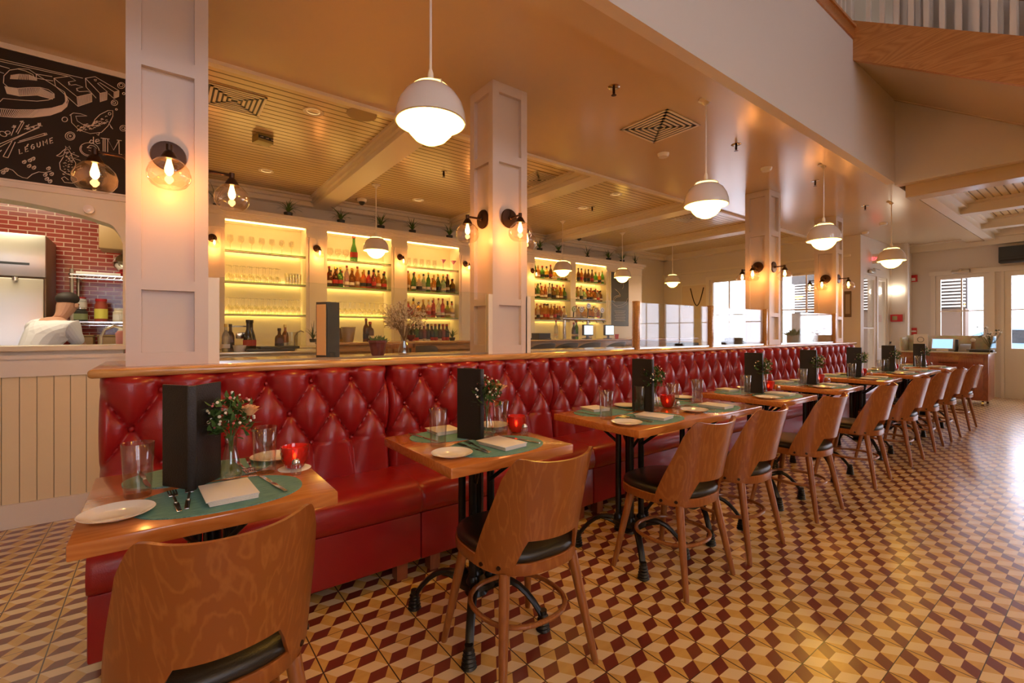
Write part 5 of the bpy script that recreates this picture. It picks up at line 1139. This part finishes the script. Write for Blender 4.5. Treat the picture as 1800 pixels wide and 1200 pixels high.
# ================================================================== STAIR AND MEZZANINE EDGE
SX = 5.374
def zst(y): return 3.87-.642*(1.63-y)       # underside of the stair
st = thing('staircase', 'oak edged staircase rising over the aisle at the upper right', 'staircase')
y1 = -2.2
m = MB(); m.b.faces.ensure_lookup_table()
def slab(m, xa, xb, lo, hi, ya=1.62, yb=y1):
    v = [(x, y, zst(y)+dz) for x in (xa, xb) for y in (ya, yb) for dz in (lo, hi)]
    vv = [m.b.verts.new(q) for q in v]
    for f in ((0, 1, 3, 2), (4, 6, 7, 5), (0, 4, 5, 1), (2, 3, 7, 6), (0, 2, 6, 4), (1, 5, 7, 3)): m.b.faces.new([vv[i] for i in f])
slab(m, SX, SX+.05, 0, .385); m.build('stringer', beam_wood, st, False)
m = MB(); slab(m, SX+.05, 6.70, .01, .14); m.build('soffit', ceilw, st, False)
m = MB(); slab(m, 6.66, 6.71, .0, .40); m.build('inner_stringer', ceilw, st, False)
m = MB()
for k in range(12): y = 1.5-.29*k; z = zst(y)+.20; m.box(SX+.05, 6.66, y-.15, y+.15, z, z+.035).box(SX+.05, 6.66, y+.13, y+.15, z+.0, z+.18)
m.build('treads', beam_wood, st, False)
bal_m = Multi(lambda: tag(MB().box(-.018, .018, -.018, .018, 0, .86).box(-.022, .022, -.022, .022, 0, .06).build('baluster', white, None, False), '', 'baluster'))
n = 0
rail_t = thing('stair_railing', 'white balustrade standing on the oak stair edge at the upper right', 'railing')
land_t = thing('landing_railing', 'white balustrade along the oak mezzanine edge at the upper right', 'railing')
for k in range(22):
    y = 1.50-.105*k; MB().box(SX+.007, SX+.043, y-.018, y+.018, zst(y)+.37, zst(y)+1.22).build('baluster', white, rail_t, False)
    if k < 16: MB().box(6.60, 6.636, y-.018, y+.018, zst(y)+.36, zst(y)+1.2).build('baluster', white, rail_t, False)
MB().box(SX-.02, SX+.07, 1.63, 1.72, 4.10, 5.3).build('newel', white, rail_t, False)
m = MB(); slab(m, SX, SX+.05, 1.21, 1.26); slab(m, 6.595, 6.64, 1.19, 1.24); m.build('handrail', beam_wood, rail_t, False)
for k in range(24): x = SX-.10-.105*k; MB().box(x-.018, x+.018, 1.65, 1.686, 4.18, 5.05).build('baluster', white, land_t, False)
MB().box(SX-2.7, SX, 1.64, 1.70, 5.05, 5.10).build('handrail', beam_wood, land_t, False)
o = MB().box(XL+.05, SX, 1.605, 1.72, 4.06, 4.185, .004).box(XL+.05, SX, 1.59, 1.62, 4.165, 4.19).build('landing_fascia', beam_wood); o['kind'] = 'structure'; o.name = 'trim_10'
for k, (x, y) in enumerate(((6.4, 3.2), (7.3, 2.6))):
    o = MB().box(-.2, .2, -.2, .2, .42, .46).box(-.2, .2, .17, .2, .46, .85).box(-.2, -.17, -.2, -.17, 0, .42).box(.17, .2, -.2, -.17, 0, .42).box(-.2, -.17, .17, .2, 0, .42).box(.17, .2, .17, .2, 0, .42).build('mezzanine_chair', vinyl); o.location = (x, y, 4.2); tag(o, 'dark chair upstairs behind the white balusters, %s' % ('nearer' if k == 0 else 'farther'), 'chair', 'chairs on the mezzanine')
# ================================================================== HOST STAND AND ENTRANCE
hs_ = thing('host_stand', 'dark red mahogany host stand with stone top on casters by the entrance', 'host stand', (10.8, 1.39, 0))
MB().box(0, .58, 0, 1.15, .09, .86, .004).build('body', mahog, hs_)
dw = MB().box(-.015, 0, .05, 1.08, .60, .80, .004).build('drawer', mahog, hs_); MB().tube([(-.018, .36, .70), (-.04, .38, .70), (-.04, .58, .70), (-.018, .60, .70)], .006, 8).build('handle', bronze, dw)
MB().box(-.012, 0, .06, 1.08, .13, .57, .004).build('door_panel', mahog, hs_)
MB().box(-.02, .60, -.02, 1.17, .86, .885, .003).build('stone_top', stone, hs_)
MB().box(.55, .60, -.02, 1.17, .885, 1.16, .003).box(.10, .55, 1.13, 1.17, .885, 1.12, .003).build('back_splash', stone, hs_)
MB().prism([(-.02, .885), (.60, .885), (.60, 1.15), (.40, 1.15)], 0, .012).xf(Matrix(((1, 0, 0, 0), (0, 0, 1, -.02), (0, 1, 0, 0), (0, 0, 0, 1)))).build('glass_side', THIN('host_glass', (.92, .97, .95), 1.5, .12), hs_, False)
for x in (.06, .52):
    for y in (.07, 1.08): MB().cyl((x-.0, y-.015, .04), (x, y+.015, .04), .04, None, 16).build('caster', chrome, hs_)
def on_host(y, z=.885): return (10.8+.30, 1.39+y, z)
t = thing('pos_terminal', 'touch screen terminal glowing blue on the host stand', 'monitor', (11.0, 1.39+.60, .885)); 
MB().box(-.012, .012, -.15, .15, 0, .20, .006).xf(Matrix.Translation((.0, 0, .035))@Matrix.Rotation(.35, 4, 'Y')).build('screen_body', china, t); MB().box(-.0135, -.0122, -.135, .135, .015, .185).xf(Matrix.Translation((.0, 0, .035))@Matrix.Rotation(.35, 4, 'Y')).build('display', P('host_display', (.1, .2, .35), .2, emit=(.35, .6, 1.0), es=.8), t, False); MB().box(0, .12, -.08, .08, 0, .05, .01).build('stand', china, t)
t = thing('desk_phone', 'dark grey desk phone with a handset on the host stand', 'phone', (11.0, 1.39+.33, .885)); MB().box(-.10, .10, -.09, .05, 0, .03, .006).xf(Matrix.Translation((0, 0, .05))@Matrix.Rotation(-.6, 4, 'Y')).build('keypad_base', steel, t); MB().box(-.02, .02, .06, .10, .02, .21, .01).build('handset', vinyl, t); MB().box(-.08, .1, -.09, .1, 0, .02).build('foot', vinyl, t)
o = MB().box(-.09, .09, -.16, .16, 0, .045, .004).build('menu_tray', vinyl); o.location = (11.0, 1.39+.12, .885); tag(o, 'dark menu tray at the right end of the host stand', 'tray')
t = thing('flower_vase', 'clay vase with a white flower on the host stand', 'vase', (11.22, 1.39+.24, .885)); MB().lathe([(.002, 0), (.035, 0), (.04, .03), (.018, .13), (.022, .17), (.002, .17)], 18, (0, 0, 0), True, True).build('body', P('clay', (.45, .26, .14), .5), t); MB().ball((0, 0, .20), .035, 10).build('white_bloom', wfl, t)
t = thing('lily_bouquet', 'white and yellow lilies with dark leaves at the right end of the host stand', 'flowers', (11.30, 1.39+.03, .885)); r = random.Random(2)
MB().lathe([(.002, 0), (.04, 0), (.045, .15), (.002, .15)], 16, (0, 0, 0), True, True).build('vase', tumbler_g, t); a_ = MB(); b_ = MB(); c_ = MB()
for i in range(16):
    q = Vector((r.uniform(-.12, .08), r.uniform(-.12, .16), r.uniform(.22, .42))); a_.tube([(0, 0, .05), q], .002, 5)
    tgt = b_ if i % 2 else a_
    for k in range(6): d = Vector((r.uniform(-1, 1), r.uniform(-1, 1), r.uniform(-.5, 1))).normalized()*.035; w = d.cross(Vector((.3, 1, .2))).normalized()*.010; tgt.quad(q, q+d*.5+w, q+d, q+d*.5-w)
a_.build('leaves', green_d, t, False); b_.build('petals', wfl, t, False)
o = MB().box(-.008, .008, -.10, .10, 0, .30).build('framed_notice', paperw); o.location = (11.1, 2.30, .885); tag(o, 'white framed notice standing at the left end of the host stand', 'notice'); MB().tube([(-.01, .045*math.cos(a*PI/8), .20+.045*math.sin(a*PI/8)) for a in range(17)], .004, 5).box(-.011, -.008, -.06, .06, .09, .10).box(-.011, -.008, -.05, .05, .06, .07).build('round_logo', vinyl, o)
# wall fittings
def wallbox(name, x, ya, yb, za, zb, mat, label, cat, d=.04):
    o = MB().box(-d, 0, ya, yb, za, zb, .006).build(name, mat); o.location = (x, 0, 0); return tag(o, label, cat)
p0, p1 = onX(1601, 484, XR), onX(1613, 495, XR); fa = wallbox('fire_alarm', XR, p1[1], p0[1], p1[2], p0[2], redp, 'red fire alarm horn with a clear strobe high beside the entrance door', 'fire alarm'); MB().box(-.055, -.04, (p0[1]+p1[1])/2-.03, (p0[1]+p1[1])/2+.03, p1[2]+.02, p1[2]+.08, .004).build('strobe', china, fa)
p0, p1 = onX(1600, 576, XR), onX(1612, 588, XR); fp = wallbox('fire_pull_station', XR, p1[1], p0[1], p1[2], p0[2], redp, 'red fire pull station on the wall just above the host stand', 'fire alarm'); MB().box(-.045, -.04, (p0[1]+p1[1])/2-.05, (p0[1]+p1[1])/2+.05, (p0[2]+p1[2])/2-.015, (p0[2]+p1[2])/2+.015).build('pull_handle', china, fp)
p0, p1 = onX(1566, 553, 11.88), onX(1587, 565, 11.88); ab = wallbox('alarm_panel', 11.88, p1[1], p0[1], p1[2], p0[2], redp, 'wide red alarm panel on the white pier under the oval lamp', 'alarm panel'); MB().box(-.043, -.04, p1[1]+.08, p0[1]-.03, p1[2]+.03, p0[2]-.03).build('display_window', P('olive_window', (.35, .30, .12), .3), ab)
p = onX(1575, 510, 11.88); t = thing('oval_wall_lamp', 'glowing white oval wall lamp on the pier by the side exit', 'wall lamp', (11.88, p[1], p[2])); MB().ball((-.05, 0, 0), .085, 24, 1.0).xf(Matrix.Translation((-.05, 0, 0))@Matrix.Diagonal((.6, 1.55, 1.0, 1))@Matrix.Translation((.05, 0, 0))).build('glass_shade', EM('oval_lamp_glow', (1, .86, .66), 3.5), t); MB().box(-.02, 0, -.06, .06, -.04, .04).build('wall_plate', chrome, t)
ex = onY(1525, 452, 2.945); t = thing('exit_sign', 'small red EXIT sign over the side exit door', 'sign', (10.75, 2.93, 2.60)); MB().box(-.02, .02, -.16, 0, -.09, .09, .004).build('housing', china, t)
fc_ = bpy.data.curves.new('exit_word', 'FONT'); fc_.body = 'EXIT'; fc_.size = .085; fc_.align_x = 'CENTER'; fc_.align_y = 'CENTER'; fc_.extrude = .002; fo = bpy.data.objects.new('exit_word', fc_); COL.objects.link(fo); fo.parent = t; fc_.materials.append(EM('exit_red', (1, .05, .06), 3)); bpy.context.view_layer.update(); me_ = bpy.data.meshes.new_from_object(fo); bpy.data.objects.remove(fo); fo = bpy.data.objects.new('exit_word', me_); COL.objects.link(fo); fo.parent = t; fo.location = (-.0225, -.08, 0); fo.rotation_euler = (PI/2, 0, -PI/2)
def closer(loc, rz, label):
    t = thing('door_closer', label, 'door closer', loc, rz, 'door closers'); MB().box(-.13, .13, -.05, 0, -.03, .03, .008).build('body', steel, t); MB().box(.0, .30, -.07, -.055, .045, .06).box(-.02, .02, -.07, -.04, .0, .06).build('arm', steel, t)
closer((XR-.03, 1.98, 2.40), -PI/2, 'grey door closer above the left entrance door'); closer((10.7, 2.94, 2.36), 0, 'grey door closer above the side exit door')
ac = wallbox('air_curtain', XR, .3, 1.45, 2.49, 2.78, vinyl, 'long dark grey air curtain unit above the right entrance door', 'air curtain', .22); MB().box(-.222, -.218, .32, 1.43, 2.52, 2.54).box(-.222, -.218, .32, 1.43, 2.58, 2.585).build('outlet_slot', P('slot_black', (.01, .01, .01), .5), ac, False)
pf = wallbox('picture_frame', 10.18, 3.09, 3.20, 1.50, 1.98, P('brown_frame', (.18, .11, .06), .5), 'small brown framed picture beside the side exit', 'picture', .02); MB().box(-.023, -.02, 3.11, 3.18, 1.56, 1.92).build('print', P('sepia_print', (.45, .36, .24), .7), pf, False)
# decorative framed paper with garland on the bar end wall
t = thing('wall_poster', 'pale framed poster with a draped cord on the far bar wall', 'poster', (10.18, 6.35, 1.55)); MB().box(-.012, 0, -.40, .22, 0, .78).build('sheet', P('poster_paper', (.74, .62, .46), .7), t, False); MB().box(-.018, 0, -.43, -.40, -.03, .81).box(-.018, 0, .22, .25, -.03, .81).box(-.018, 0, -.43, .25, .78, .81).build('frame', white, t, False)
MB().tube([(-.02, .0-.34*u, .72-.42*math.sin(PI*u)) for u in [i/12 for i in range(13)]], .012, 6).build('garland', bronze, t); MB().tube([(-.014, .15-.02*k, .30+.03*math.sin(k*1.7)) for k in range(9)], .006, 5).build('script_writing', bronze, t)
# ================================================================== OUTSIDE
gr = MB().box(XR+.2, 60, -40, 40, -.15, -.05).build('street_ground', P('pavement', (.62, .62, .60), .8)); gr['kind'] = 'structure'
gr = MB().box(-40, XR+.1, -40, YF-.2, -.15, -.05).build('front_ground', P('pavement2', (.62, .62, .60), .8)); gr['kind'] = 'structure'
fa_ = thing('louvred_building', 'brown building with white louvres seen through the left entrance door', 'building', (15.6, 3.3, 0)); MB().box(0, .4, -.90, 3, 0, 1.80).build('brown_wall', P('brown_wall', (.13, .08, .05), .7), fa_, False); MB().box(0, .3, -.90, 3, 2.7, 3.6).box(.2, .3, -.90, 3, 1.8, 3.6).build('dark_recess', P('dark_recess', (.10, .09, .08), .7), fa_, False)
for k in range(11): MB().box(-.08, .02, -.90, 3, 1.84+.08*k, 1.875+.08*k).build('louvre', wallw, fa_, False)
MB().box(-.01, .0, -.35, .05, 1.42, 1.47).build('yellow_bar', P('yellow_paint', (.8, .6, .1), .5), fa_, False)
car = thing('parked_car', 'pale blue car parked in the street beyond the right entrance door', 'car', (19.0, 1.4, -.05), PI/2)
m = MB(); prf = [(-2.1, .35), (-2.1, .75), (-1.9, .88), (-1.1, .95), (-.5, 1.38), (.9, 1.40), (1.6, .98), (2.1, .85), (2.15, .35)]
m.prism(prf, -.85, .85, .05).xf(Matrix(((1, 0, 0, 0), (0, 0, 1, 0), (0, 1, 0, 0), (0, 0, 0, 1)))).build('car_body', P('car_paint', (.25, .42, .55), .2, coat=1), car)
MB().prism([(-.95, .97), (-.48, 1.32), (.86, 1.34), (1.35, .99)], -.86, .86).xf(Matrix(((1, 0, 0, 0), (0, 0, 1, 0), (0, 1, 0, 0), (0, 0, 0, 1)))).build('car_windows', vinyl, car, False)
for x in (-1.3, 1.3):
    for y in (-.8, .8): MB().cyl((x, y-.09, .33), (x, y+.09, .33), .33, None, 24).build('wheel', vinyl, car)
